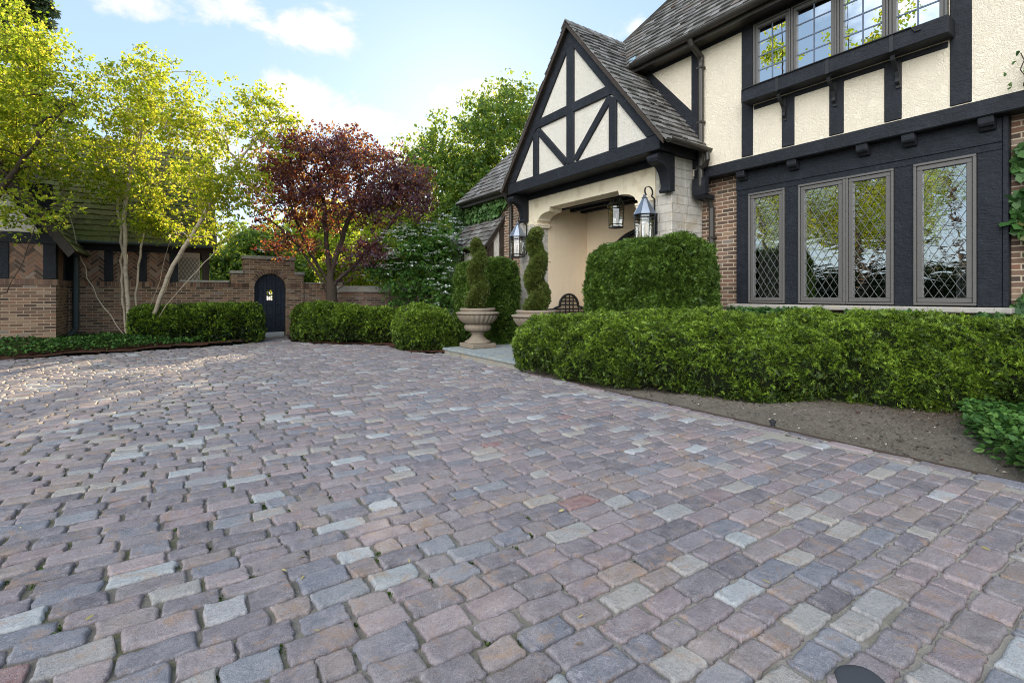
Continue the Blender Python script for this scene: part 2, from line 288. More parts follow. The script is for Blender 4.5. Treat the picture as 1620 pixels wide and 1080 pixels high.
# ------------------------------------------------------------------ mesh helpers
class MB:
    def __init__(s): s.v = []; s.f = []
    def poly(s, pts):
        b = len(s.v); s.v += [tuple(p) for p in pts]; s.f.append(tuple(range(b, b + len(pts))))
    def hexa(s, p):           # 8 points: bottom ring 0-3, top ring 4-7
        b = len(s.v); s.v += [tuple(q) for q in p]
        for q in ((3, 2, 1, 0), (4, 5, 6, 7), (0, 1, 5, 4), (1, 2, 6, 5), (2, 3, 7, 6), (3, 0, 4, 7)):
            s.f.append(tuple(b + k for k in q))
    def box(s, x0, x1, y0, y1, z0, z1):
        s.hexa([(x0, y0, z0), (x1, y0, z0), (x1, y1, z0), (x0, y1, z0), (x0, y0, z1), (x1, y0, z1), (x1, y1, z1), (x0, y1, z1)])
    def prism(s, pts, ax, a, b):     # polygon in the two other axes, extruded along ax
        def m(p, c):
            return (c, p[0], p[1]) if ax == 'x' else (p[0], c, p[1]) if ax == 'y' else (p[0], p[1], c)
        area = sum(pts[i][0] * pts[(i + 1) % len(pts)][1] - pts[(i + 1) % len(pts)][0] * pts[i][1] for i in range(len(pts)))
        n = len(pts); o = len(s.v)
        s.v += [m(p, a) for p in pts] + [m(p, b) for p in pts]
        s.f.append(tuple(o + i for i in range(n))[::-1]); s.f.append(tuple(o + n + i for i in range(n)))
        for i in range(n):
            j = (i + 1) % n; s.f.append((o + i, o + j, o + n + j, o + n + i))
    def tube(s, pts, r, n=8, cap=True):
        pts = [np.array(p, float) for p in pts]; k = len(pts)
        rr = r if hasattr(r, '__len__') else [r] * k
        o = len(s.v); up = None
        for i in range(k):
            d = pts[min(i + 1, k - 1)] - pts[max(i - 1, 0)]; d = d / (np.linalg.norm(d) + 1e-9)
            if up is None:
                up = np.array((0, 0, 1.)) if abs(d[2]) < .9 else np.array((1., 0, 0))
            a = np.cross(d, up); a /= np.linalg.norm(a) + 1e-9; b = np.cross(a, d); up = b
            for q in range(n):
                th = 2 * PI * q / n
                s.v.append(tuple(pts[i] + rr[i] * (a * math.cos(th) + b * math.sin(th))))
        for i in range(k - 1):
            for q in range(n):
                q2 = (q + 1) % n
                s.f.append((o + i * n + q, o + i * n + q2, o + (i + 1) * n + q2, o + (i + 1) * n + q))
        if cap:
            s.f.append(tuple(o + q for q in range(n))[::-1]); s.f.append(tuple(o + (k - 1) * n + q for q in range(n)))
    def strap(s, pts, w, t, side):   # flat bar along pts, width w along 'side'
        side = np.array(side, float); pts = [np.array(p, float) for p in pts]
        o = len(s.v); k = len(pts)
        for i in range(k):
            d = pts[min(i + 1, k - 1)] - pts[max(i - 1, 0)]; d /= np.linalg.norm(d) + 1e-9
            nn = np.cross(d, side); nn /= np.linalg.norm(nn) + 1e-9
            for a, b in ((-1, -1), (1, -1), (1, 1), (-1, 1)):
                s.v.append(tuple(pts[i] + side * w / 2 * a + nn * t / 2 * b))
        for i in range(k - 1):
            for q in range(4):
                q2 = (q + 1) % 4; s.f.append((o + i * 4 + q, o + i * 4 + q2, o + i * 4 + 4 + q2, o + i * 4 + 4 + q))
        s.f.append((o + 3, o + 2, o + 1, o)); e = o + (k - 1) * 4; s.f.append((e, e + 1, e + 2, e + 3))
    def lathe(s, prof, c, n=32, mod=None):
        o = len(s.v); k = len(prof)
        for i, (r, z) in enumerate(prof):
            for q in range(n):
                th = 2 * PI * q / n; rr = r * (mod(th, i) if mod else 1)
                s.v.append((c[0] + rr * math.cos(th), c[1] + rr * math.sin(th), c[2] + z))
        for i in range(k - 1):
            for q in range(n):
                q2 = (q + 1) % n; s.f.append((o + i * n + q, o + i * n + q2, o + (i + 1) * n + q2, o + (i + 1) * n + q))
        s.f.append(tuple(o + q for q in range(n))[::-1]); s.f.append(tuple(o + (k - 1) * n + q for q in range(n)))
    def build(s, name, mat, parent=None, smooth=False, bevel=0.0, clips=(), fix=True):
        root = parent
        while root is not None and root.parent is not None: root = root.parent
        off = np.array(root.location) if root is not None else np.zeros(3)
        me = bpy.data.meshes.new(name)
        me.from_pydata([tuple(np.array(p) - off) for p in s.v], [], s.f)
        bm = bmesh.new(); bm.from_mesh(me)
        for co, no in clips:      # keep the side the normal points away from
            bmesh.ops.bisect_plane(bm, geom=bm.verts[:] + bm.edges[:] + bm.faces[:], plane_co=tuple(np.array(co) - off), plane_no=no, clear_outer=True)
        if fix: bmesh.ops.recalc_face_normals(bm, faces=bm.faces[:])
        if bevel:
            es = [e for e in bm.edges if len(e.link_faces) == 2 and e.calc_face_angle(0) > .5]
            bmesh.ops.bevel(bm, geom=es, offset=bevel, segments=1, affect='EDGES', clamp_overlap=True)
        bm.to_mesh(me); bm.free()
        if smooth: me.polygons.foreach_set('use_smooth', [True] * len(me.polygons))
        me.materials.append(mat)
        o = bpy.data.objects.new(name, me); COL.objects.link(o)
        if parent is not None: o.parent = parent
        return o

def np_mesh(name, verts, faces, mat, parent=None, smooth=False):
    """verts (n,3); faces (m,k) int array (all the same size) or list of such arrays"""
    root = parent
    while root is not None and root.parent is not None: root = root.parent
    v = np.asarray(verts, np.float32)
    if root is not None: v = v - np.array(root.location, np.float32)
    fl = faces if isinstance(faces, list) else [faces]
    fl = [np.asarray(f, np.int32) for f in fl if len(f)]
    me = bpy.data.meshes.new(name)
    me.vertices.add(len(v)); me.vertices.foreach_set('co', v.ravel())
    tot = sum(f.size for f in fl); npol = sum(len(f) for f in fl)
    me.loops.add(tot); me.polygons.add(npol)
    me.loops.foreach_set('vertex_index', np.concatenate([f.ravel() for f in fl]))
    sizes = np.concatenate([np.full(len(f), f.shape[1], np.int32) for f in fl])
    st = np.concatenate([[0], np.cumsum(sizes)[:-1]]).astype(np.int32)
    me.polygons.foreach_set('loop_start', st)
    if smooth: me.polygons.foreach_set('use_smooth', np.ones(npol, bool))
    me.update(calc_edges=True); me.validate()
    me.materials.append(mat)
    o = bpy.data.objects.new(name, me); COL.objects.link(o)
    if parent is not None: o.parent = parent
    return o

def tag(o, label, cat, group=None, kind=None):
    if label: o['label'] = label
    if cat: o['category'] = cat
    if group: o['group'] = group
    if kind: o['kind'] = kind
    return o
def thing(name, label, cat, loc=(0, 0, 0), group=None):
    o = bpy.data.objects.new(name, None); o.empty_display_size = .2; COL.objects.link(o)
    o.location = loc
    return tag(o, label, cat, group)
def structure(o): o['kind'] = 'structure'; return o
def copy_tree(o, parent=None):
    c = o.copy(); COL.objects.link(c)
    if parent is not None: c.parent = parent
    for ch in list(o.children): copy_tree(ch, c)
    return c

# ------------------------------------------------------------------ foliage helpers
def unit(a): return a / (np.linalg.norm(a, axis=-1, keepdims=True) + 1e-9)
LEAF_DIAMOND = (np.array([(0, 0, 0), (.5, .45, .06), (0, 1, 0), (-.5, .45, .06)]), np.array([[0, 1, 2, 3]]))
def template_sprig(k, spread, w, seed=0):
    r = np.random.default_rng(seed); V = []; Fc = []
    for i in range(k):
        a = (i - (k - 1) / 2) / max(1, (k - 1) / 2) * spread; tw = r.uniform(-.5, .5)
        d = np.array((math.sin(a), math.cos(a), r.uniform(-.2, .35))); d /= np.linalg.norm(d)
        sd = np.cross(d, (math.sin(tw), 0, math.cos(tw))); sd /= np.linalg.norm(sd)
        L = r.uniform(.75, 1.1); b = len(V); o = np.array((0, i * .06, 0))
        V += [o, o + d * L * .5 + sd * w, o + d * L, o + d * L * .5 - sd * w]; Fc.append([b, b + 1, b + 2, b + 3])
    return np.array(V), np.array(Fc)
SPRIG5 = template_sprig(5, 1.0, .13, 1)
SPRIG7 = template_sprig(7, 1.25, .10, 2)
def ivy_template():
    pts = [(0, 0), (.30, .02), (.52, .30), (.27, .42), (.34, .72), (0, 1.05), (-.34, .72), (-.27, .42), (-.52, .30), (-.30, .02)]
    V = np.array([(x, y, .10 * abs(x) - .06 * y * y) for x, y in pts]); return V, np.array([list(range(10))])
LEAF_IVY = ivy_template()
LEAF_OVAL = (np.array([(0, 0, 0), (.28, .3, .05), (.26, .68, .03), (0, 1, -.04), (-.26, .68, .03), (-.28, .3, .05)]), np.array([[0, 1, 2, 3, 4, 5]]))
def scatter(tmpl, P, A, Nn, size, rng, width=1.0):
    """instances of tmpl at P; local y along A, local z roughly along Nn"""
    V, Fc = tmpl; n = len(P); k = len(V)
    A = unit(A); S = unit(np.cross(A, Nn)); Z = np.cross(S, A)
    size = np.broadcast_to(np.asarray(size, float), (n,))[:, None, None]
    L = (V[None, :, 0:1] * S[:, None] * width + V[None, :, 1:2] * A[:, None] + V[None, :, 2:3] * Z[:, None]) * size + P[:, None]
    Fo = (Fc[None] + (np.arange(n) * k)[:, None, None]).reshape(-1, Fc.shape[1])
    return L.reshape(-1, 3), Fo
def sample_faces(V, Q, n, rng, weight=None):
    a, b, c, d = (V[Q[:, i]] for i in range(4))
    nr = np.cross(c - a, d - b); ar = np.linalg.norm(nr, axis=1) * .5
    w = ar * (weight if weight is not None else 1); w = w / w.sum()
    idx = rng.choice(len(Q), n, p=w); u, v = rng.random((2, n, 1))
    P = (a[idx] * (1 - u) + b[idx] * u) * (1 - v) + (d[idx] * (1 - u) + c[idx] * u) * v
    return P, unit(nr[idx]), ar.sum()
def lumps(P, rng, amp, sc, k=24):
    """smooth pseudo noise on points"""
    out = np.zeros(len(P))
    for i in range(k):
        w = rng.normal(0, 1, 3) * sc * (1 + 1.5 * (i / k)); out += np.sin(P @ w + rng.uniform(0, 6.28)) * (1 / (1 + 1.5 * i / k))
    return out * amp / math.sqrt(k)
def hedge_core(path, ex=3.0, nl=30, nc=22, rng=None, lump=.05, sc=2.2, z0=.03, taper=.0, endr=.35, under=.16):
    """path: list of (x, y, halfwidth, height): a clipped hedge swept along it, rounded ends; returns verts, quads"""
    path = np.array(path, float)
    seg = np.concatenate([[0], np.cumsum(np.linalg.norm(np.diff(path[:, :2], axis=0), axis=1))])
    t = np.linspace(0, seg[-1], nl)
    # smooth interpolation
    P = np.stack([np.interp(t, seg, path[:, i]) for i in range(4)], 1)
    for _ in range(4): P[1:-1] = .25 * P[:-2] + .5 * P[1:-1] + .25 * P[2:]
    d = np.gradient(P[:, :2], axis=0); d = d / (np.linalg.norm(d, axis=1, keepdims=True) + 1e-9)
    nrm = np.stack([d[:, 1], -d[:, 0]], 1)
    th = np.linspace(0, PI, nc)
    cx = np.sign(np.cos(th)) * np.abs(np.cos(th)) ** (2 / ex); cz = np.abs(np.sin(th)) ** (2 / ex)
    tt = np.minimum(t, seg[-1] - t) / endr
    endf = np.where(tt < 1, np.sqrt(np.clip(1 - (1 - np.clip(tt, 0, 1)) ** 2, .0, 1)), 1.0)
    V = np.zeros((nl, nc, 3))
    for i in range(nl):
        w = P[i, 2] * (.25 + .75 * endf[i]); h = P[i, 3] * (.80 + .20 * endf[i])
        zz_ = z0 + cz * (h - z0); wid = w * (1 - taper * (1 - cz)) * (1 - under * np.clip(1 - zz_ / .38, 0, 1))
        V[i, :, 0] = P[i, 0] + nrm[i, 0] * cx * wid
        V[i, :, 1] = P[i, 1] + nrm[i, 1] * cx * wid
        V[i, :, 2] = z0 + cz * (h - z0)
    Vf = V.reshape(-1, 3)
    if rng is not None:
        cen = np.repeat(np.concatenate([P[:, :2], P[:, 3:4] * .4], 1), nc, 0)
        dr = unit(Vf - cen); Vf = Vf + dr * (lumps(Vf, rng, lump, sc) + lumps(Vf, rng, lump * .75, sc * 3.8))[:, None]
        Vf[:, 2] = np.maximum(Vf[:, 2], z0 * .5)
    I = np.arange(nl * nc).reshape(nl, nc)
    Q = np.stack([I[:-1, :-1], I[1:, :-1], I[1:, 1:], I[:-1, 1:]], -1).reshape(-1, 4)
    # end caps: fan quads between symmetric points
    caps = []
    for r, flip in ((0, True), (nl - 1, False)):
        for k in range(nc // 2 - 1):
            q = [I[r, k], I[r, k + 1], I[r, nc - 2 - k], I[r, nc - 1 - k]]
            caps.append(q[::-1] if flip else q)
    Q = np.concatenate([Q, np.array(caps)])
    # outward orientation
    a, b, c, dd = (Vf[Q[:, i]] for i in range(4)); nr = np.cross(c - a, dd - b)
    cen = np.array([P[:, 0].mean(), P[:, 1].mean()])
    mid = (a + b + c + dd) / 4
    j = np.argmin(((mid[:, None, :2] - P[None, :, :2]) ** 2).sum(-1), 1)
    outw = mid - np.concatenate([P[j, :2], P[j, 3:4] * .4], 1)
    ncap = len(caps) // 2; outw[-2 * ncap:-ncap] = (-d[0, 0], -d[0, 1], 0); outw[-ncap:] = (d[-1, 0], d[-1, 1], 0)
    flip = (nr * outw).sum(1) < 0; Q[flip] = Q[flip][:, ::-1]
    return Vf, Q
def clothe(V, Q, n, size, rng, tmpl=SPRIG5, jitter=.02, updir=.35, weight=None, droop=0.0):
    P, N, A = sample_faces(V, Q, n, rng, weight)
    N = unit(N + rng.normal(0, .38, N.shape)); P = P + N * rng.normal(0, jitter, (n, 1))
    A = unit(N + np.array((0, 0, updir)) + rng.normal(0, .30, N.shape))
    side = unit(np.cross(A, rng.normal(0, 1, N.shape)))
    return scatter(tmpl, P - A * size * .25, A, side, rng.uniform(.7, 1.3, n) * size, rng)

def grow(stems, attractors, rng, up_pen=.7, bow=.12, seglen=.22):
    """greedy branching: returns nodes (n,3), parent index, tip flags"""
    N = []; par = []
    for st in stems:
        st = [np.array(p, float) for p in st]; last = -1
        if N:        # a stem that starts close to an earlier one forks off it
            dd = np.linalg.norm(np.array(N) - st[0], axis=1); k = int(dd.argmin())
            if dd[k] < .25: last = k
        if last < 0: N.append(st[0]); par.append(-1); last = len(N) - 1
        for a, b in zip(st[:-1], st[1:]):
            m = max(1, int(np.linalg.norm(b - a) / seglen))
            for q in range(1, m + 1):
                N.append(a + (b - a) * (q / m) + rng.normal(0, .012, 3)); par.append(last); last = len(N) - 1
    nodes = np.array(N); par = list(par); base = len(nodes)
    att = np.array(attractors)
    d0 = np.min(np.linalg.norm(att[:, None] - nodes[None, ::2], axis=2), axis=1)
    cap = base + len(att) * 14 + 10
    buf = np.zeros((cap, 3)); buf[:base] = nodes; cnt = base; tips = []
    for i in np.argsort(d0):
        a = att[i]; v = a - buf[:cnt]; d = np.linalg.norm(v, axis=1) + 1e-6
        cost = d * (1 + up_pen * np.clip(-v[:, 2] / d + .15, 0, 1.2))
        k = int(cost.argmin()); L = d[k]; m = min(12, max(2, int(L / seglen)))
        s = buf[k].copy(); bowv = np.array((0, 0, bow * L)) + rng.normal(0, .06 * L, 3); last = k
        for q in range(1, m + 1):
            f = q / m; p = s + (a - s) * f + bowv * math.sin(PI * f) + (rng.normal(0, .02 * L, 3) if q < m else 0)
            buf[cnt] = p; par.append(last); last = cnt; cnt += 1
        tips.append(last)
    return buf[:cnt].copy(), np.array(par), tips, base
def branch_mesh(nodes, par, r_tip=.006, r_base=None, expo=2.35, rmin=.0):
    n = len(nodes); kids = [[] for _ in range(n)]
    for i, p in enumerate(par):
        if p >= 0: kids[p].append(i)
    acc = np.zeros(n)
    for i in range(n - 1, -1, -1):
        if not kids[i]: acc[i] = 1.0
        if par[i] >= 0: acc[par[i]] += acc[i]
    r = acc ** (1 / expo); r = r_tip * r
    if r_base:
        f = math.log(r_base / r_tip) / math.log(max(acc.max(), 2)); r = r_tip * acc ** f
    mb = MB(); done = np.zeros(n, bool)
    starts = [i for i in range(n) if par[i] < 0]; stack = [(s, None) for s in starts]
    while stack:
        s, p = stack.pop(); ch = [s]; 
        while kids[ch[-1]]:
            ks = sorted(kids[ch[-1]], key=lambda q: -acc[q]); ch.append(ks[0])
            for q in ks[1:]: stack.append((q, ch[-2]))
        pts = ([nodes[p]] if p is not None else []) + [nodes[q] for q in ch]
        rr = ([r[ch[0]]] if p is not None else []) + [r[q] for q in ch]
        if len(pts) > 1: mb.tube(pts, rr, 9 if rr[0] > .05 else 6 if rr[0] > .02 else 4, cap=False)
    return mb, r
def in_blobs(blobs, n, rng, shell=.35):
    """random points in a union of ellipsoids (cx,cy,cz,rx,ry,rz), biased to the outside"""
    B = np.array(blobs, float); vol = B[:, 3] * B[:, 4] * B[:, 5]; k = rng.choice(len(B), n, p=vol / vol.sum())
    u = unit(rng.normal(0, 1, (n, 3))); rad = rng.random((n, 1)) ** shell
    return B[k, :3] + u * rad * B[k, 3:6]
def tree(name, label, cat, base, stems, blobs, natt, nleaf, leaf, mats, seed, r_base, size, group=None, spread=.22, up_pen=.7, bow=.10, tmpl=LEAF_OVAL, width=1.0, droop=.3, r_tip=.005, near=.035, loose=None):
    rng = np.random.default_rng(seed)
    root = thing(name, label, cat, base, group)
    att = in_blobs(blobs, natt, rng)
    nodes, par, tips, nb = grow(stems, att, rng, up_pen, bow)
    mb, r = branch_mesh(nodes, par, r_tip, r_base)
    tr = mb.build('trunk', mats[0], root, smooth=True, fix=False)
    thin = np.where(r < near)[0]; thin = thin[thin >= nb] if (thin >= nb).any() else thin
    w = np.ones(len(thin)); w[np.isin(thin, tips)] = 3.0
    # clumps: light and dense twigs
    w *= np.exp(lumps(nodes[thin], rng, 1.15, 1.6)); w /= w.sum()
    k = thin[rng.choice(len(thin), nleaf, p=w)]
    q = max(1, nleaf // 9); kc = thin[rng.choice(len(thin), q, p=w)]; cc_ = nodes[kc] + rng.normal(0, spread, (q, 3)) * np.array((1, 1, .7))
    P = cc_[rng.integers(q, size=nleaf)] + rng.normal(0, size * .75, (nleaf, 3)) * np.array((1, 1, .6))      # leaves sit in sprays at the twig ends
    A = unit(rng.normal(0, 1, (nleaf, 3)) + np.array((0, 0, -droop)))
    Nn = unit(rng.normal(0, .8, (nleaf, 3)) + np.array((0, 0, .8)))
    v, f = scatter(tmpl, P, A, Nn, rng.uniform(.65, 1.3, nleaf) * size, rng, width)
    np_mesh('crown', v, f, mats[1], root)
    return root
SKY_S, VEIL_S, CUM_S, FILL_S, FILL_0, EXPO = .028, .385, .54, 3.05, .69, 1.07
# ================================================================== ground
g = MB(); g.box(-150, 150, -150, 150, -.6, -.12)
structure(g.build('ground', M['lawn']))
EDGE_X = 4.47
FAR = [(-12, 11.9), (-6, 12.3), (-2.76, 12.85), (-.3, 13.35), (.9, 13.55), (1.55, 13.9), (1.70, 15.72), (2.60, 15.72), (2.36, 14.1), (2.75, 12.9), (3.4, 12.2), (4.1, 11.6), (4.05, 10.6), (4.05, 9.8), (4.30, 9.35)]
DRIVE = FAR + [(4.56, 9.32), (4.56, 6.35), (EDGE_X, 6.3), (EDGE_X, -3.0), (-12, -3.0)]
def inside(poly, x, y):
    poly = np.array(poly); r = np.zeros(len(x), bool); j = len(poly) - 1
    for i in range(len(poly)):
        xi, yi = poly[i]; xj, yj = poly[j]
        c = ((yi > y) != (yj > y)) & (x < (xj - xi) * (y - yi) / (yj - yi + 1e-12) + xi); r ^= c; j = i
    return r
m = MB(); m.prism(DRIVE, 'z', -.115, -.012)
structure(m.build('driveway_bedding', M['sand']))
# cobbles: every setting stone is real geometry, rows run towards the house
rng = np.random.default_rng(11)
C = []   # cx, cy, a, b
y = -2.6
while y < 15.9:
    pitch = rng.uniform(.112, .142); x = -11.0 - rng.random() * .3
    while x < EDGE_X + .3:
        L = rng.uniform(.155, .265) if rng.random() > .10 else rng.uniform(.11, .155)
        C.append((x + L / 2, y + pitch / 2, L / 2 - rng.uniform(.003, .0065), pitch / 2 - rng.uniform(.003, .006))); x += L
    y += pitch
C = np.array(C)
wob = .009 * np.sin(C[:, 0] * .9 + 1.0) + .006 * np.sin(C[:, 0] * 2.3 + C[:, 1] * .8) + .004 * np.sin(C[:, 0] * 5.1 + C[:, 1] * 3)
C[:, 1] += wob
ok = inside(DRIVE, C[:, 0], C[:, 1]) & ((C[:, 0] + C[:, 2] < EDGE_X - .135) | (C[:, 1] > 6.4)) & (C[:, 0] + C[:, 2] < 4.56)
dep = FX * C[:, 0] + FY * C[:, 1]; lat = FY * C[:, 0] - FX * C[:, 1]
ok &= (dep > .4) & (np.abs(lat) < 1.5 * dep + 1.2)
C = C[ok]
# border course along the planting bed, laid lengthwise
B = []; yy = -1.0
while yy < 6.25:
    L = rng.uniform(.20, .36); B.append((EDGE_X - .075, yy + L / 2, .058, L / 2 - .006)); yy += L
C = np.concatenate([C, np.array(B)])
dep = FX * C[:, 0] + FY * C[:, 1]
def stones(C, nu, nv, rng):
    n = len(C); u = np.linspace(-1, 1, nu); v = np.linspace(-1, 1, nv); U, Vv = np.meshgrid(u, v, indexing='ij')
    U = np.sign(U) * np.abs(U) ** .42; Vv = np.sign(Vv) * np.abs(Vv) ** .42      # more vertices at the edges
    k = .045
    Us = U * np.sqrt(1 - k * Vv ** 2 / 2); Vs = Vv * np.sqrt(1 - k * U ** 2 / 2)
    Us, Vs, U, Vv = (q.ravel()[None] for q in (Us, Vs, U, Vv))
    j = rng.normal(0, .0050, (n, 2, 4))          # corner jitter
    w = [(1 - Us) * (1 - Vs) / 4, (1 + Us) * (1 - Vs) / 4, (1 + Us) * (1 + Vs) / 4, (1 - Us) * (1 + Vs) / 4]
    jx = sum(j[:, 0, q:q + 1] * w[q] for q in range(4)); jy = sum(j[:, 1, q:q + 1] * w[q] for q in range(4))
    # wavy edges
    ph = rng.uniform(0, 6.28, (n, 4)); fr = rng.uniform(2, 5, (n, 4))
    jx = jx + .0045 * np.sin(fr[:, :1] * Vs * 1.4 + ph[:, :1]) * np.abs(U) ** 3 + .0026 * np.sin(13 * Vs + ph[:, 1:2]) * np.abs(U) ** 3
    jy = jy + .0045 * np.sin(fr[:, 1:2] * Us * 1.6 + ph[:, 2:3]) * np.abs(Vv) ** 3 + .0026 * np.sin(17 * Us + ph[:, 3:4]) * np.abs(Vv) ** 3
    x = C[:, 0:1] + Us * C[:, 2:3] + jx; y = C[:, 1:2] + Vs * C[:, 3:4] + jy
    pr = rng.uniform(18, 40, (n, 1)); prof = np.clip((1 - np.abs(U) ** pr) * (1 - np.abs(Vv) ** pr), 0, 1) ** .5
    top = rng.normal(.003, .0020, (n, 1)); z = -.022 + prof * (.022 + top)
    z = z + (rng.normal(0, .0025, (n, 1)) * Us + rng.normal(0, .0016, (n, 1)) * Vs) * (prof > .2)
    z = z + .0022 * np.sin(Us * 3.1 * rng.uniform(.6, 1.4, (n, 1)) + ph[:, :1]) * np.sin(Vs * 2.7 + ph[:, 1:2]) + rng.normal(0, .0013, x.shape) * (prof > .3)
    z = z + .004 * np.sin(C[:, 0:1] * .7) * np.sin(C[:, 1:2] * .6)
    P = np.stack([x, y, z], -1).reshape(-1, 3)
    I = np.arange(nu * nv).reshape(nu, nv); Q = np.stack([I[:-1, :-1], I[1:, :-1], I[1:, 1:], I[:-1, 1:]], -1).reshape(-1, 4)
    return P, (Q[None] + (np.arange(n) * nu * nv)[:, None, None]).reshape(-1, 4)
V = []; Q = []; o = 0
for lo, hi, nu, nv in ((0, 3.6, 14, 10), (3.6, 7, 9, 7), (7, 99, 6, 5)):
    P, q = stones(C[(dep >= lo) & (dep < hi)], nu, nv, rng); V.append(P); Q.append(q + o); o += len(P)
structure(np_mesh('driveway', np.concatenate(V), np.concatenate(Q), M['cobble'], smooth=True))
# dark rounded stone at the bottom edge of the picture
cx, cy = on_g(1364, 1084)
cap = MB(); cap.lathe([(.078, -.03), (.079, -.004), (.075, .006), (.066, .011), (.045, .014), (.02, .015)], (cx, cy, .003), 30, lambda th, i: 1 + .06 * math.sin(2 * th + 1) + .03 * math.sin(5 * th))
o = cap.build('round_stone', flat('dark_basalt', (.045, .047, .052), .75), smooth=True); tag(o, 'dark grey rounded stone cap set among the mauve cobbles nearest the viewer', 'stone')

# steel edging, planting beds
m = MB(); m.box(EDGE_X + .004, EDGE_X + .014, -3, 6.3, -.05, .006)
o = m.build('bed_edging', M['steel_edge']); tag(o, 'thin rusty steel edging strip between cobbles and bare soil bed', 'edging')
def sheet(name, poly, mat, z, rng, amp=.02, step=.16, rise=None):
    P = np.array(poly); x0, y0 = P.min(0); x1, y1 = P.max(0)
    nx = int((x1 - x0) / step) + 2; ny = int((y1 - y0) / step) + 2
    X, Y = np.meshgrid(np.linspace(x0, x1, nx), np.linspace(y0, y1, ny), indexing='ij')
    p = np.stack([X.ravel(), Y.ravel(), np.zeros(X.size)], 1)
    p[:, 2] = z + lumps(p, rng, amp, 2.5) + rng.normal(0, amp * .18, len(p))
    if rise is not None: p[:, 2] += rise(p[:, 0], p[:, 1])
    I = np.arange(nx * ny).reshape(nx, ny); Qd = np.stack([I[:-1, :-1], I[1:, :-1], I[1:, 1:], I[:-1, 1:]], -1).reshape(-1, 4)
    c = p[Qd].mean(1); keep = inside(poly, c[:, 0], c[:, 1])
    return structure(np_mesh(name, p, Qd[keep], mat, smooth=True))
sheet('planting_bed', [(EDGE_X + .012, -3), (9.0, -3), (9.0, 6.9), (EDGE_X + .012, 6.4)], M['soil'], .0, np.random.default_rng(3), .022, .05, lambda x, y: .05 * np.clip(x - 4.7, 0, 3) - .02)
sheet('mulch_bed', [(-12, 12.0), (-6, 12.4), (-2.76, 12.95), (-.3, 13.45), (.9, 13.65), (1.5, 13.95), (1.62, 15.75), (-12, 15.75)], M['mulch'], .02, np.random.default_rng(4), .02, .12, lambda x, y: .10 * np.clip(y - 13.2, 0, 3))
sheet('shrub_bed', [(2.66, 15.75), (2.42, 14.1), (2.8, 12.95), (3.45, 12.25), (4.15, 11.65), (4.1, 10.6), (4.1, 9.85), (4.5, 9.38), (8.5, 9.4), (8.5, 15.75)], M['mulch'], .01, np.random.default_rng(5), .02, .14)
# bluestone entrance landing
m = MB(); m.box(4.60, 8.7, 6.30, 9.36, -.10, .055); m.build('landing_riser', M['limestone_grey']).name = 'entrance_step'
structure(bpy.data.objects['entrance_step'])
m = MB(); m.box(4.565, 8.72, 6.27, 9.39, .057, .105); structure(m.build('entrance_landing', M['bluestone'], bevel=.006))
m = MB(); m.box(1.2, 3.1, 15.74, 19.5, -.119, -.004); structure(m.build('garden_path', M['limestone_grey']))
# ================================================================== the manor house
H = thing('manor_house', 'half timbered manor house with brick walls, cream stucco and a black framed porch gable', 'house', (7.9, 3.0, 0))
WX, BX, JX, PX, GX = 7.90, 7.78, 7.62, 7.04, 6.52
SL = 1.226
# ---- brick wall with the bay opening
by0 = on_x(1586, 470, BX)[0]; by1 = on_x(1164.8, 470, BX)[0]      # bay right / left
m = MB()
m.box(WX, WX + .25, by1, 5.52, 0, 3.30); m.box(WX, WX + .25, -5, by0, 0, 3.30)
m.box(WX + .002, WX + .25, by0, by1, 0, .985)
m.box(WX + .3, WX + 5, -5.2, -5.0, 0, 5.4)
m.build('brick_wall', M['brick_house'], H)
m = MB(); m.box(JX + .04, WX + .2, -5.2, 5.6, 3.25, 3.298); m.build('jetty_soffit', M['timber'], H)

# ---- upper timber frame (front face on JX)
def P2(pts, X): return [on_x(a, b, X) for a, b in pts]
def slab(mb, pts, x0, x1): mb.prism(pts, 'x', x0, x1)
def pY(px, X=JX): return on_x(px, 400, X)[0]
bz0, bz1 = 3.245, 3.445
m = MB(); m.box(JX, JX + .16, -5.2, 5.50, bz0, bz1); m.build('jetty_beam', M['timber'], H, bevel=.012)
wy = [(1193.3, 1253), (1253, 1326), (1326, 1408), (1408, 1501)]
wl, wr = pY(1193.3), pY(1501)
boxz0, boxz1 = 4.24, 4.455
m = MB()
d = .012
m.box(JX - d, JX + .03, pY(1104), pY(1094), bz1, 5.58)                 # post behind the downspout
m.box(JX - d, JX + .03, pY(1191.4), pY(1173.4), bz1, 5.58)             # window post
m.box(JX - d, JX + .03, pY(1537.7), pY(1503), bz1, 5.58)
for a, b in ((1237, 1257), (1312, 1335), (1399, 1426.7)):
    m.box(JX - d, JX + .03, pY(b), pY(a), bz1, boxz0 - .02)
m.box(JX - d + .003, JX + .03, pY(1500), pY(1193), boxz0 - .08, boxz0 - .005)
m.box(JX - d + .004, JX + .03, -5.2, 8.2, 5.50, 5.62)                    # frieze under the eave
dg = P2([(1012, 97), (1031, 116.7), (1094, 175.6), (1094, 206), (1003, 108)], JX)
slab(m, dg, JX - d + .002, JX + .03)
m.box(JX - d, JX + .03, -3.4, -3.15, bz1, 5.55)
m.build('timber_frame', M['timber'], H, bevel=.008)
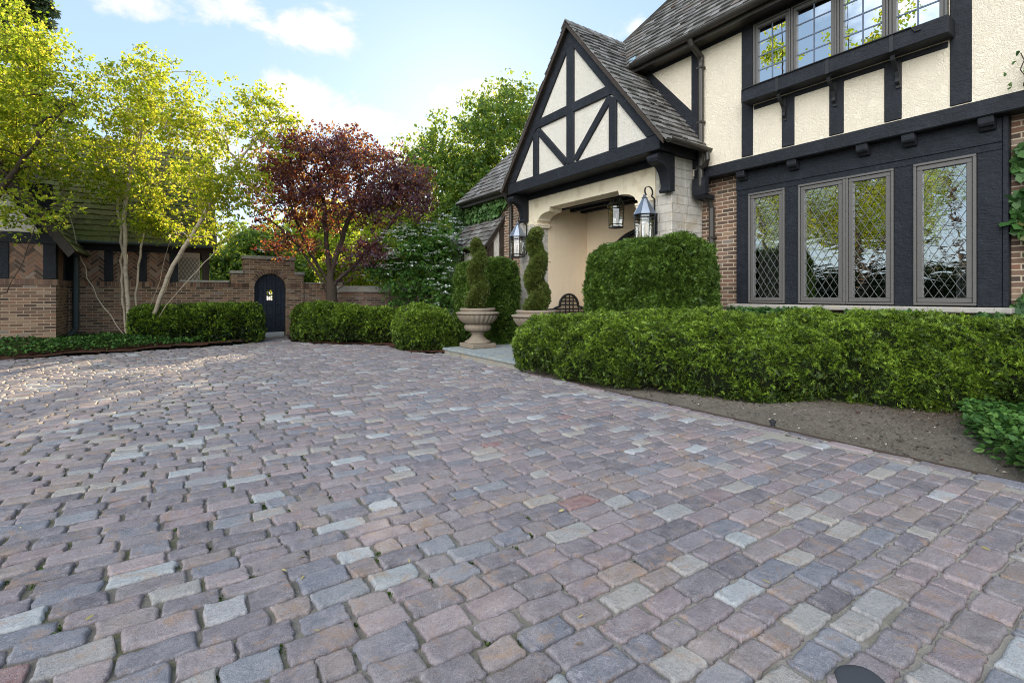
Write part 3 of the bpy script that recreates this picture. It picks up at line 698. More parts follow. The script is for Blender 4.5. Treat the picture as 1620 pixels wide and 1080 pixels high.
# ---- upper casements
def window(y0, y1, z0, z1, X, name, glass, grid, depth=.10, fw=.055, sash=.045, mat='frame', lattice=None, curtain=None):
    """one casement in the wall plane X: outer frame, inner sash, pane and bars"""
    m = MB()
    def ring(a0, a1, b0, b1, w, xa, xb):
        m.box(xa, xb, a0, a1, b0, b0 + w); m.box(xa, xb, a0, a1, b1 - w, b1)
        m.box(xa, xb, a0, a0 + w, b0 + w, b1 - w); m.box(xa, xb, a1 - w, a1, b0 + w, b1 - w)
    ring(y0, y1, z0, z1, fw * .45, X - .030, X + depth)
    g = fw * .45 + .004
    ring(y0 + g, y1 - g, z0 + g, z1 - g, sash, X - .016, X + .05)
    f = m.build(name, M[mat], H, bevel=.005)
    g += sash
    a0, a1, b0, b1 = y0 + g - .004, y1 - g + .004, z0 + g - .004, z1 - g + .004
    p = MB(); p.box(X + .018, X + .022, a0, a1, b0, b1); p.build('pane', M[glass], f)
    b = MB()
    if lattice:
        cw, ch, w = lattice; n = int((a1 - a0) / cw + (b1 - b0) / ch) + 4; sl = ch / cw
        for sgn in (1, -1):
            for k in range(-n, n):
                c = (a0 + a1) / 2 + k * cw; pts = []
                # line z = b0 + sgn*sl*(y - c)
                for yy in (a0, a1):
                    zz = b0 + sgn * sl * (yy - c)
                    if b0 <= zz <= b1: pts.append((yy, zz))
                for zz in (b0, b1):
                    yy = c + sgn * (zz - b0) / sl
                    if a0 < yy < a1: pts.append((yy, zz))
                if len(pts) >= 2:
                    (ya, za), (yb, zb) = pts[:2]; L = math.hypot(yb - ya, zb - za)
                    if L > .03:
                        nx_, nz_ = -(zb - za) / L * w / 2, (yb - ya) / L * w / 2; xx = X + .011 + (.0025 if sgn > 0 else 0)
                        b.prism([(ya + nx_, za + nz_), (yb + nx_, zb + nz_), (yb - nx_, zb - nz_), (ya - nx_, za - nz_)], 'x', xx, xx + .005)
        b.build('leading', M['lead'], f)
    elif grid:
        nc, nr = grid
        for i in range(1, nc): q = a0 + (a1 - a0) * i / nc; b.box(X + .012, X + .017, q - .009, q + .009, b0, b1)
        for j in range(1, nr): q = b0 + (b1 - b0) * j / nr; b.box(X + .011, X + .0165, a0, a1, q - .009, q + .009)
        b.build('glazing_bars', M['glaz'], f)
    if curtain:
        cm, ca, cb = curtain; c = MB(); n = 26; pr = []
        for i in range(n + 1):
            q = ca + (cb - ca) * i / n; pr.append((X + .16 + .025 * math.sin(i * 1.9) + .01 * math.sin(i * .7), q))
        for i in range(n):
            (xa, ya), (xb, yb) = pr[i], pr[i + 1]
            c.poly([(xa, ya, b0 - .02), (xb, yb, b0 - .02), (xb, yb, b1 + .02), (xa, ya, b1 + .02)])
        c.build('curtain', M[cm], f, fix=False, smooth=True)
    return f
M['glaz'] = mk_metal('grey_glazing_bars', (.085, .105, .145), .8, .0)
for i, (a, b) in enumerate(wy):
    yb_, ya_ = pY(a), pY(b)
    cur = ('curtain', ya_ + .06, ya_ + (yb_ - ya_) * (.45 if i in (0,) else .30)) if i in (0, 3) else None
    window(ya_ + .004, yb_ - .004, boxz1 + .01, 5.50, JX - .02, 'upper_casement', 'glass_plain', (2, 4), fw=.06, curtain=cur)
# hollow room: five inner faces only
def room(name, x0, x1, y0, y1, z0, z1):
    r = MB()
    r.poly([(x1, y0, z0), (x1, y1, z0), (x1, y1, z1), (x1, y0, z1)]); r.poly([(x0, y0, z0), (x1, y0, z0), (x1, y0, z1), (x0, y0, z1)])
    r.poly([(x0, y1, z0), (x1, y1, z0), (x1, y1, z1), (x0, y1, z1)]); r.poly([(x0, y0, z0), (x0, y1, z0), (x1, y1, z0), (x1, y0, z0)])
    r.poly([(x0, y0, z1), (x0, y1, z1), (x1, y1, z1), (x1, y0, z1)])
    return r.build(name, M['dark_room'], H, fix=False)
# ---- flower box on iron brackets
fx0 = JX - .25
fy0, fy1 = on_x(1500.3, 18, fx0)[0], on_x(1172, 141, fx0)[0]
m = MB(); m.box(fx0, JX - .016, fy0, fy1, boxz0, boxz1)
fb = m.build('flower_box', M['timber'], H, bevel=.01)
m = MB(); m.tube([(fx0 - .012, fy1 - .03, boxz1 - .05), (fx0 - .012, fy1 - .05, boxz1 - .012), (fx0 - .012, (fy0 + fy1) / 2, boxz1 - .008), (fx0 - .012, fy0 + .35, boxz1 - .005), (fx0 - .012, fy0 + .31, boxz1 - .075), (fx0 - .012, fy0 + .25, boxz1 - .07)], .009, 6)
m.build('drip_rail', M['iron'], fb, smooth=True)
for px in (1229, 1308.5, 1410):
    yy = on_x(px, 130, fx0)[0]
    m = MB(); m.box(fx0 - .006, fx0 - .001, yy - .022, yy + .022, boxz0, boxz1 - .012)
    pts = [(fx0 + .07, yy, boxz0 - .02), (fx0 + .035, yy, boxz0 - .05), (fx0 + .05, yy, boxz0 - .09), (fx0 + .10, yy, boxz0 - .12), (JX - .075, yy, boxz0 - .20), (JX - .05, yy, boxz0 - .28), (JX - .065, yy, boxz0 - .33), (JX - .045, yy, boxz0 - .35), (JX - .025, yy, boxz0 - .33)]
    m.strap(pts, .045, .018, (0, 1, 0)); m.box(JX - .03, JX - .013, yy - .025, yy + .025, boxz0 - .40, boxz0 - .06)
    m.build('box_bracket', M['iron'], fb)
# ---- bay: black panelled frame with four leaded casements
z0b, z1b = 1.062, 3.243
W = []
for a, b in ((1184.4, 1242.3), (1263.3, 1338.2), (1338.2, 1414.8), (1445.4, 1545.5)):
    W.append((on_x(b, 470, BX)[0], on_x(a, 470, BX)[0]))
wz0, wz1 = 1.075, 2.865
m = MB()
m.box(BX, BX + .14, by0, by1, wz1, z1b)
m.box(BX, BX + .14, by0, W[3][0], z0b, wz1); m.box(BX, BX + .14, W[3][1], W[2][0], z0b, wz1)
m.box(BX, BX + .14, W[1][1], W[0][0], z0b, wz1); m.box(BX, BX + .14, W[0][1], by1, z0b, wz1)
m.box(BX - .012, BX, by0 + .002, by1 - .002, wz1 + .085, wz1 + .25)
m.box(BX - .014, BX + .13, by0 - .05, by0 - .002, z0b, z1b)
m.build('bay_panel', M['timber_panel'], H, bevel=.006)
LAT = (.105, .178, .0042)
cur = [('curtain_grey', W[0][0] + .05, W[0][1] - .1), None, None, ('curtain', W[3][0] + .03, W[3][0] + .22)]
for (a, b), c in zip(W, cur):
    window(a + .002, b - .002, wz0, wz1, BX, 'leaded_casement', 'glass_lead', None, fw=.07, sash=.055, lattice=LAT, curtain=c)
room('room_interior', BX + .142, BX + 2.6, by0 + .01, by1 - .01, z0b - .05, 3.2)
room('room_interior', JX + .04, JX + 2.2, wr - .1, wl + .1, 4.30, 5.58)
# stucco wall around the upper windows
m = MB(); xa, xb = JX + .002, JX + .2
m.box(xa, xb, -5.2, wr, bz1 - .12, 5.70); m.box(xa, xb, wl, 8.2, bz1 - .12, 5.70)
m.box(xa, xb, wr, wl, bz1 - .12, boxz1 + .005); m.box(xa, xb, wr, wl, 5.505, 5.70)
m.build('upper_wall', M['stucco'], H)
m = MB(); m.box(BX - .17, BX + .12, on_x(1600, 480, BX - .17)[0], on_x(1150, 480, BX - .17)[0], .99, 1.058)
m.build('window_sill', M['limestone_grey'], H, bevel=.01)
for px in (1172, 1253, 1364, 1437, 1560):
    yy = on_x(px, 270, BX - .1)[0]
    m = MB(); pr = [(JX + .02, 3.243), (JX + .03, 3.17), (JX + .05, 3.14), (JX + .08, 3.135), (JX + .11, 3.10), (BX - .002, 3.09), (BX - .002, 3.243)]
    m.prism([(p[0], p[1]) for p in pr], 'y', yy - .07, yy + .07)
    m.build('corbel', M['timber'], H, bevel=.008)

# ---- main roof, gutter, downspout
def shingles(mb, O, U, Vd, wid, length, rng, course=.175, t=.032, wr=(.09, .21), skip=None):
    O, U, Vd = (np.array(a, float) for a in (O, U, Vd)); U /= np.linalg.norm(U); Vd /= np.linalg.norm(Vd); Nn = np.cross(U, Vd)
    if Nn[2] < 0: Nn = -Nn
    v = -.04; row = 0
    while v < length:
        u = -rng.random() * .2
        while u < wid:
            w = rng.uniform(*wr); a, b = max(u, 0), min(u + w - .004, wid)
            if b - a > .02:
                jl = rng.normal(0, .008); th = t * rng.uniform(.7, 1.35); ln = min(course * 1.35, length + .02 - v)
                p0 = O + U * a + Vd * (v + jl); p1 = O + U * b + Vd * (v + jl + rng.normal(0, .003)); p2 = O + U * b + Vd * (v + ln); p3 = O + U * a + Vd * (v + ln)
                n0 = Nn * .004; n1 = Nn * (.006 + th)
                mb.hexa([p0 + n0, p1 + n0, p2 + n0 * .5, p3 + n0 * .5, p0 + n1, p1 + n1, p2 + n0, p3 + n0])
            u += w
        v += course * rng.uniform(.96, 1.04); row += 1
rs = np.random.default_rng(21)
ex, ez = 7.27, 5.66
hy = 8.52                                        # hip corner of the main roof
m = MB(); up = (1, 0, SL); Lr = 4.2 * math.hypot(1, SL)
m.prism([(ex, ez - .002), (ex + 4.2, ez + 4.2 * SL - .002), (ex + 4.2, ez + 4.2 * SL - .10), (ex + .06, ez - .06), (ex, ez - .06)], 'y', -5.6, hy)
m.build('roof_deck', M['timber_brown'], H, clips=[((ex, hy, 0), (1, 1, 0))])
m = MB(); shingles(m, (ex, -5.6, ez), (0, 1, 0), up, hy + 5.6, Lr, rs)
roof = m.build('roof', M['shingle'], H, clips=[((ex, hy, 0), (1, 1, 0))])
# hip cap
m = MB(); 
for i in range(26):
    t0 = i * .16; c = np.array((ex + t0, hy - t0, ez + t0 * SL + .03)); d = np.array((.16, -.16, .16 * SL)); s1 = np.array((.09, .03, .0)); s2 = np.array((-.06, .02, -.09))
    m.hexa([c - s1 * .9, c + s2, c + s2 + d, c - s1 * .9 + d, c + (0, 0, .035), c + (0, 0, .030), c + d + (0, 0, .02), c + d + (0, 0, .024)])
m.build('hip_ridge', M['shingle'], H)
# rear hip slope
m = MB(); shingles(m, (ex + 4.2, hy, ez), (-1, 0, 0), (0, -1, SL), 4.2, Lr, rs); m.build('hip_slope', M['shingle'], H, clips=[((ex, hy, 0), (-1, -1, 0))])
def gutter(mb, a, b, r=.065, n=8):
    """half round gutter from a to b"""
    a, b = np.array(a, float), np.array(b, float); d = unit(b - a); s = unit(np.cross(d, (0, 0, 1)))
    o = len(mb.v)
    for p in (a, b):
        for i in range(n + 1):
            th = PI * i / n; mb.v.append(tuple(p + s * r * math.cos(th) + np.array((0, 0, -r * math.sin(th)))))
        for i in range(n + 1):
            th = PI * (n - i) / n; mb.v.append(tuple(p + s * r * .86 * math.cos(th) + np.array((0, 0, -r * .86 * math.sin(th)))))
    k = 2 * n + 2
    for i in range(k): j = (i + 1) % k; mb.f.append((o + i, o + j, o + k + j, o + k + i))
    mb.f.append(tuple(range(o, o + k))[::-1]); mb.f.append(tuple(range(o + k, o + 2 * k)))
m = MB(); gutter(m, (ex - .035, -5.6, ez - .01), (ex - .035, 6.62, ez - .01), .075)
m.box(ex + .035, ex + .06, -5.6, 6.9, ez - .14, ez - .062); m.box(ex + .0605, JX, -5.6, 6.9, ez - .10, ez - .075)
m.build('gutter', M['bronze'], H)
dy = 5.31
m = MB()
m.tube([(ex - .02, dy, ez - .07), (ex + .02, dy, ez - .16), (JX - .06, dy, ez - .30), (JX - .065, dy, ez - .42), (JX - .065, dy, 3.30), (JX - .062, dy, 3.12), (JX - .02, dy, 2.98), (WX - .13, dy - .02, 2.86), (WX - .075, dy - .03, 2.74), (WX - .07, dy - .03, .05)], [.05] * 10, 12)
for z in (5.15, 4.2, 3.42): m.box(JX - .118, JX - .012, dy - .058, dy + .058, z, z + .035)
for z in (2.2, 1.1): m.box(WX - .125, WX - .005, dy - .09, dy + .03, z, z + .035)
m.build('downspout', M['bronze'], H, smooth=False)

# ---- porch: stone arch, gable and steep shingled roof
m = MB(); m.prism([(5.52, 0), (6.26, 0), (6.26, 2.90), (5.87, 2.90), (5.87, 3.72), (5.52, 3.72)], 'x', PX, PX + .36); m.box(PX + .36, WX - .002, 5.52, 5.87, 0, 3.72)
m.build('porch_pier', M['ashlar'], H, bevel=.012)
m = MB(); m.prism([(9.42, 0), (10.10, 0), (10.10, 3.60), (9.93, 3.60), (9.93, 2.90), (9.42, 2.90)], 'x', PX, PX + .36)
m.build('porch_pier', M['ashlar'], H, bevel=.012)
arch = [(9.928, 2.902), (9.928, 3.72), (5.872, 3.72), (5.872, 2.902), (6.262, 2.902), (6.30, 2.97)]
for i in range(0, 9): th = PI / 2 * i / 8; arch.append((6.75 - .41 * math.cos(th), 2.975 + .16 * math.sin(th)))
arch += [(6.775, 3.225), (8.905, 3.225)]
for i in range(8, -1, -1): th = PI / 2 * i / 8; arch.append((8.93 + .41 * math.cos(th), 2.975 + .16 * math.sin(th)))
arch += [(9.38, 2.97), (9.418, 2.902)]
m = MB(); m.prism(arch[::-1], 'x', PX - .004, PX + .36); m.build('porch_arch', M['limestone'], H)
for a, b in ((6.22, 6.34), (9.34, 9.47)):
    m = MB(); m.box(PX - .03, PX + .37, a, b, 2.855, 2.905); m.box(PX - .018, PX + .365, a + .012 * (a > 8), b - .012 * (a < 8), 2.81, 2.854)
    m.build('arch_impost', M['limestone'], H, bevel=.01)
m = MB(); m.box(PX + .361, 8.66, 9.42, 9.6, .1, 3.42); m.box(PX + .361, 8.66, 6.05, 6.26, .1, 3.42)
# back wall with the arched doorway
dc, dr = 7.45, 1.18
pts = [(6.26, .1), (6.26, 3.42), (9.42, 3.42), (9.42, .1), (dc + dr, .1)]
for i in range(0, 21): th = PI * i / 20; pts.append((dc + dr * math.cos(th), 2.10 + .66 * math.sin(th)))
pts += [(6.27, .1)] if dc - dr < 6.27 else [(dc - dr, .1)]
m.prism(pts, 'x', 8.66, 8.85)
m.build('porch_wall', M['stucco_warm'], H)
m = MB()
dp = [(dc + dr - .005, .12)] + [(dc + (dr - .005) * math.cos(PI * i / 20), 2.10 + .655 * math.sin(PI * i / 20)) for i in range(21)] + [(dc - dr + .005, .12)]
m.prism(dp, 'x', 8.76, 8.83); fd = m.build('front_door', M['timber_brown'], H)
m = MB()
for i in range(20):
    a, b = PI * i / 20, PI * (i + 1) / 20
    q = [(dc + r * math.cos(t_), 2.10 + r / dr * .66 * math.sin(t_)) for r, t_ in ((dr - .001, a), (dr - .13, a), (dr - .13, b), (dr - .001, b))]
    m.prism(q, 'x', 8.69, 8.758)
m.box(8.69, 8.758, dc + dr - .13, dc + dr - .001, .12, 2.10); m.build('door_frame', M['timber'], fd)
m = MB(); m.box(PX + .362, 8.655, 6.262, 9.418, 3.38, 3.44)
for x in (7.75, 8.15, 8.5): m.box(x - .06, x + .06, 6.262, 9.418, 3.28, 3.379)
m.build('porch_ceiling', M['timber'], H)
# gable
yc, ga = 7.61, 6.62
def gz(y): return ga - SL * abs(y - yc)
yl, yr = 9.86, 5.36
m = MB(); m.prism([(yl - .02, 3.86), (yr + .02, 3.86), (yc, ga - .03)], 'x', GX + .045, GX + .17); m.build('porch_gable', M['stucco_pale'], H)
def frame_piece(mb, pts, k=0): mb.prism(pts, 'x', GX + .001 * k, GX + .12)
m = MB()
frame_piece(m, [(yr, 3.602), (yl, 3.602), (yl, 3.852), (yr, 3.852)])
vt = .33
frame_piece(m, [(yr, 3.854), (yr + vt / SL, 3.854), (yc, ga - vt), (yc, ga)], 1)
frame_piece(m, [(yl, 3.854), (yc + .001, ga), (yc + .001, ga - vt), (yl - vt / SL, 3.854)], 1)
frame_piece(m, [(yc - .11, 3.853), (yc + .11, 3.853), (yc + .11, gz(yc + .11) - vt + .02), (yc, ga - vt - .0), (yc - .11, gz(yc + .11) - vt + .02)], 2)
def span(z): return (ga - vt - z) / SL
frame_piece(m, [(yc + .111, 4.87), (yc + span(4.87) + .02, 4.87), (yc + span(5.06) + .02, 5.06), (yc + .111, 5.06)], 3)
frame_piece(m, [(yc - .111, 5.06), (yc - span(5.06) - .02, 5.06), (yc - span(4.87) - .02, 4.87), (yc - .111, 4.87)], 3)
frame_piece(m, [(8.675, 3.853), (8.87, 3.853), (8.87, gz(8.87) - vt + .03), (8.675, 4.868)], 4)
frame_piece(m, [(6.335, 3.853), (6.525, 3.853), (6.525, 4.868), (6.335, gz(6.335) - vt + .03)], 4)
def brace(mb, a, b, w, k):
    L = math.hypot(b[0] - a[0], b[1] - a[1]); nx_, nz_ = -(b[1] - a[1]) / L * w / 2, (b[0] - a[0]) / L * w / 2
    frame_piece(mb, [(a[0] + nx_, a[1] + nz_), (b[0] + nx_, b[1] + nz_), (b[0] - nx_, b[1] - nz_), (a[0] - nx_, a[1] - nz_)], k)
brace(m, (8.70, 4.83), (7.74, 3.90), .15, 6); brace(m, (6.50, 4.83), (7.46, 3.90), .15, 6)
m.build('gable_timbers', M['timber'], H, bevel=.009)
# side beams, soffit and plate
m = MB()
for y0, y1 in ((yr + .01, yr + .16), (yl - .16, yl - .01)):
    m.box(GX + .122, JX - .002, y0, y1, 3.70, 3.90); m.box(GX + .13, JX - .002, y0 + .012, y1 - .012, 3.605, 3.698)
m.box(GX + .125, PX + .1, yr + .165, yl - .165, 3.63, 3.68)
m.box(PX - .05, PX - .006, 5.56, 10.06, 3.50, 3.629)
m.box(GX + .2, JX, yr + .165, yl - .165, 3.73, 3.78)
m.build('porch_soffit', M['timber'], H)
# brackets
for y0 in (5.45, 9.72):
    pr = [(PX - .006, 3.60), (PX - .006, 2.98), (PX - .15, 2.965), (PX - .165, 2.99), (PX - .15, 3.03)]
    for i in range(0, 9):
        th = PI / 2 * i / 8; pr.append((PX - .14 - .235 * (1 - math.cos(th)), 3.05 + .36 * math.sin(th)))
    pr += [(GX + .06, 3.44), (GX + .03, 3.50), (GX + .05, 3.55), (GX + .12, 3.60)]
    m = MB(); m.prism(pr[::-1], 'y', y0, y0 + .20)
    m.tube([(GX + .085, y0 - .012, 3.515), (GX + .085, y0 + .212, 3.515)], .052, 12); m.tube([(PX - .13, y0 - .012, 2.995), (PX - .13, y0 + .212, 2.995)], .036, 12)
    m.build('porch_bracket', M['timber'], H, bevel=.004)
m = MB()
m.box(JX - .10, JX, 5.20, 5.46, 2.96, 3.244); m.prism([(JX - .10, 2.962), (JX - .06, 2.90), (JX + .2, 2.88), (JX + .2, 2.962)], 'y', 5.22, 5.44); m.build('jetty_bracket', M['timber'], H)
# porch roof
gz_r = 6.69; rx0, rx1 = GX - .10, 8.35
LW = (yc - 5.18) * math.hypot(1, SL)
m = MB()
for s in (-1, 1):
    e = yc + s * 2.43; ze = gz_r - SL * 2.43
    shingles(m, (rx0, e, ze), (1, 0, 0), (0, -s, SL), rx1 - rx0, LW - .03, rs, course=.165)
for i in range(12):       # ridge cap
    x = rx0 - .02 + i * .16
    for s in (-1, 1):
        m.hexa([(x, yc, gz_r + .03), (x + .19, yc, gz_r + .022), (x + .19, yc + s * .12, gz_r - .12), (x, yc + s * .12, gz_r - .112), (x, yc, gz_r + .055), (x + .19, yc, gz_r + .04), (x + .19, yc + s * .125, gz_r - .10), (x, yc + s * .125, gz_r - .085)])
pr_ = m.build('porch_roof', M['shingle'], H)
m = MB()
for s in (-1, 1):
    e = yc + s * 2.40; z = gz_r - SL * 2.40
    m.prism([(e, z - .005), (yc, gz_r - .005), (yc, gz_r - .065), (e, z - .065)], 'x', rx0 + .03, rx1)
    m.prism([(e, z - .01), (yc, gz_r - .01), (yc, gz_r - .11), (e, z - .11)], 'x', rx0 + .005, rx0 + .028)
m.build('verge_board', M['timber_brown'], pr_)
m = MB(); gutter(m, (GX - .06, yc - 2.49, gz_r - SL * 2.43 + .0), (JX - .10, yc - 2.49, gz_r - SL * 2.43 - .015), .068)
m.tube([(JX - .16, yc - 2.49, 3.66), (JX - .15, yc - 2.49, 3.52), (JX - .10, 5.18, 3.44), (JX - .075, 5.27, 3.42)], .042, 10)
m.build('porch_gutter', M['bronze'], pr_)
m = MB()     # valley flashing: metal strip folded into the valley between the two roofs
v0 = np.array((7.27, 6.70, 5.64)); v1 = np.array((8.25, 7.60, 6.74))
m.hexa([v0 + (0, .05, .03), v0 + (-.02, -.02, .045), v1 + (-.02, -.02, .045), v1 + (0, .05, .03), v0 + (.085, -.07, .17), v0 + (.075, -.09, .16), v1 + (.075, -.09, .16), v1 + (.085, -.07, .17)])
m.build('valley_flashing', M['flashing'], pr_)

# ---- lower wing beyond the porch
wx = 7.10
m = MB(); m.box(wx, wx + .25, 10.101, 12.9, 0, 3.84); m.box(wx + .251, 9.5, 12.65, 12.9, 0, 3.84); m.build('wing_wall', M['brick_house'], H)
we, wz = 6.82, 3.90
m = MB(); shingles(m, (we, 9.87, wz), (0, 1, 0), (1, 0, SL), 3.2, 2.6 * math.hypot(1, SL), rs); 
hw = 13.07
wr_ = m.build('wing_roof', M['shingle'], H, clips=[((we, hw, 0), (1, 1, 0))])
m = MB(); m.prism([(we, wz - .003), (we + 2.6, wz + 2.6 * SL - .003), (we + 2.6, wz + 2.6 * SL - .08), (we + .05, wz - .05)], 'y', 9.87, hw); m.build('wing_roof_deck', M['timber_brown'], wr_, clips=[((we, hw, 0), (1, 1, 0))])
m = MB(); shingles(m, (we + 5, hw, wz), (-1, 0, 0), (0, -1, SL), 5, 2.6 * math.hypot(1, SL), rs); m.build('wing_hip_slope', M['shingle'], wr_, clips=[((we, hw, 0), (-1, -1, 0))])
m = MB(); gutter(m, (we - .03, 9.92, wz - .015), (we - .03, hw, wz - .015), .06); m.box(we + .03, wx, 9.9, hw - .05, wz - .16, wz - .07); m.build('wing_gutter', M['bronze'], wr_)
m = MB(); m.tube([(we - .01, 10.93 - .45, wz - .07), (we + .05, 10.5, wz - .2), (wx - .06, 10.52, wz - .42), (wx - .06, 10.52, .1)], .045, 10); m.build('wing_downspout', M['bronze'], H)
# lean-to with shingled pent roof
lx, ly0, ly1 = 6.62, 10.93, 13.2
m = MB(); m.box(lx, wx - .002, ly0 + .03, ly1, 0, 2.50); m.prism([(lx + .02, 2.50), (wx - .002, 2.50), (wx - .002, 3.15)], 'y', ly0 + .03, ly0 + .2); lt = m.build('lean_to_wall', M['stucco_pale'], H)
m = MB()
m.box(lx - .02, lx + .16, ly0, ly0 + .029, 0, 2.60); m.box(wx - .13, wx - .003, ly0, ly0 + .029, 0, 3.2)
m.prism([(lx - .06, 2.52), (wx - .003, 3.36), (wx - .003, 3.16), (lx - .04, 2.36)], 'y', ly0 - .03, ly0 - .001)
m.box(lx - .022, lx - .001, ly0, ly0 + .16, 0, 2.5); m.box(lx - .022, lx - .001, ly0 + .2, ly1, 2.36, 2.5); m.box(lx - .022, lx - .001, ly0 + .55, ly0 + .7, 0, 2.36); m.box(lx - .022, lx - .001, ly0 + 1.3, ly0 + 1.45, 0, 2.36)
m.build('lean_to_timbers', M['timber_brown'], lt)
sl2 = .86 / .62
m = MB(); shingles(m, (lx - .12, ly0 - .06, 2.50), (0, 1, 0), (1, 0, 1.32), ly1 - ly0 + .2, .62 * math.hypot(1, 1.32), rs, course=.17)
lr = m.build('lean_to_roof', M['shingle'], H)
m = MB(); m.prism([(lx - .12, 2.495), (wx - .003, 3.285), (wx - .003, 3.20), (lx - .12, 2.43)], 'y', ly0 - .05, ly1 + .12); m.build('lean_to_deck', M['timber_brown'], lr)
# ================================================================== coach house on the left
K = thing('coach_house', 'low brick and timber coach house with herringbone brick panels and mossy shingle roof', 'outbuilding', (-2.2, 15.7, 0))
KY, FYW, CX = 15.70, 14.30, -2.22
zs = 1.42                                          # underside of the soldier course
m = MB(); m.box(-9, CX, FYW, FYW + .3, 0, zs); m.box(CX - .3, CX - .001, FYW + .301, KY - .001, 0, zs); m.box(CX - .3, -.08, KY, KY + .3, 0, zs)
m.build('brick_plinth', M['brick'], K)
def soldiers(mb, backing, a, b, face, z0, z1, axis, depth=.1, w=.064):
    """a course of upright bricks along x (axis 'x', face = y of the front) or y (axis 'y', face = x)"""
    n = max(1, int(abs(b - a) / (w + .009))); st = (b - a) / n
    for i in range(n):
        p0, p1 = sorted((a + i * st + .0045 * np.sign(st), a + (i + 1) * st - .0045 * np.sign(st))); j = random.uniform(0, .004)
        if axis == 'x': mb.box(p0, p1, face - j, face + depth, z0 + .004, z1 - .002)
        else: mb.box(face - depth, face + j, p0, p1, z0 + .004, z1 - .002)
    p0, p1 = sorted((a, b))
    if axis == 'x': backing.box(p0, p1, face + .006, face + depth * .99, z0, z1 - .006)
    else: backing.box(face - depth * .99, face - .006, p0, p1, z0, z1 - .006)
m = MB(); mm = MB()
soldiers(m, mm, -9, CX + .02, FYW - .02, zs, zs + .125, 'x'); soldiers(m, mm, CX - .0, -.08, KY - .02, zs, zs + .125, 'x')
soldiers(m, mm, FYW + .09, KY - .03, CX + .02, zs, zs + .125, 'y')
sc = m.build('soldier_course', M['brick_loose'], K); mm.build('soldier_mortar', M['mortar'], sc)
ztop = 2.30
m = MB(); zt = zs + .127
m.box(CX - .1, -.08, KY + .12, KY + .3, zt, 2.45); m.box(-9, CX - .1, FYW + .12, FYW + .3, zt, 3.6); m.box(CX - .3, CX - .12, FYW + .301, KY + .12, zt, 2.45)
m.build('upper_wall', M['timber'], K)
def herring(mb, u0, u1, z0, z1, face, axis, L=.205, w=.062, g=.010):
    """45 degree herringbone bricks filling a panel; clipped by the caller"""
    P = L + g; q = w + g; c = math.sqrt(.5)
    # lattice of an L:w herringbone: step (w,w) along the zig, (L+w, ...) across
    for i in range(-40, 41):
        for k in range(-16, 17):
            bx, by = i * q + k * P, i * q - k * P
            for (dx, dy, sx, sy) in ((0, 0, L, w), (P, 0 - (P - q), w, L)):
                pts = [(bx + dx, by + dy), (bx + dx + sx, by + dy), (bx + dx + sx, by + dy + sy), (bx + dx, by + dy + sy)]
                R = [((p[0] - p[1]) * c, (p[0] + p[1]) * c) for p in pts]
                uc = sum(r[0] for r in R) / 4; zc = sum(r[1] for r in R) / 4
                um, zm = (u0 + u1) / 2, (z0 + z1) / 2
                if abs(uc) < (u1 - u0) / 2 + .16 and abs(zc) < (z1 - z0) / 2 + .16:
                    j = random.uniform(0, .004)
                    mb.prism([(um + r[0], zm + r[1]) for r in R], axis, face - j, face + .05)
def panel(u0, u1, z0, z1, face):
    m = MB(); herring(m, u0, u1, z0, z1, face, 'y')
    p = m.build('herringbone_panel', M['brick_loose'], K, clips=[((u0, 0, 0), (-1, 0, 0)), ((u1, 0, 0), (1, 0, 0)), ((0, 0, z0), (0, 0, -1)), ((0, 0, z1), (0, 0, 1))])
    b = MB(); b.box(u0, u1, face + .008, face + .10, z0, z1); b.build('panel_mortar', M['mortar'], p)
def kx(px, Y): return on_y(px, 440, Y)[0]
m = MB(); f = KY + .02
posts = [(kx(111, f), kx(124, f)), (kx(165, f), kx(179, f)), (kx(220, f), kx(232, f)), (kx(268, f), kx(282, f))]
for a, b in posts: m.box(a, b, f, f + .09, zt, ztop)
m.box(CX, posts[-1][1], f - .003, f + .09, ztop + .001, 2.46)
fp = FYW + .02
fpost = [(-3.6, kx(14, fp)), (kx(68, fp), CX + .0)]
for a, b in fpost: m.box(a, b, fp, fp + .09, zt, ztop - .005)
m.box(-9, CX + .003, fp - .004, fp + .09, ztop - .004, 2.53)
m.box(CX - .095, CX - .001, fp + .091, fp + .24, zt, ztop); m.box(CX - .095, CX - .001, KY - .42, KY + .01, zt, ztop); m.box(CX - .095, CX + .002, fp + .091, KY + .01, ztop + .002, 2.47)
m.build('timber_frame', M['timber'], K, bevel=.008)
panel(posts[0][1], posts[1][0], zt, ztop, f + .02); panel(posts[1][1], posts[2][0], zt, ztop, f + .02); panel(posts[2][1], posts[3][0], zt, ztop, f + .02)
panel(fpost[0][1], fpost[1][0], zt, ztop - .004, fp + .02); panel(-5.2, -3.6, zt, ztop - .004, fp + .02)
for y0 in (FYW + .27, FYW + .62):
    m = MB()
    for i in range(3): m.box(CX - .06, CX - .02, y0 + i * .108, y0 + i * .108 + .104, zt, ztop - .01)
    m.build('oak_board_panel', M['shutter_wood'], K, bevel=.004)
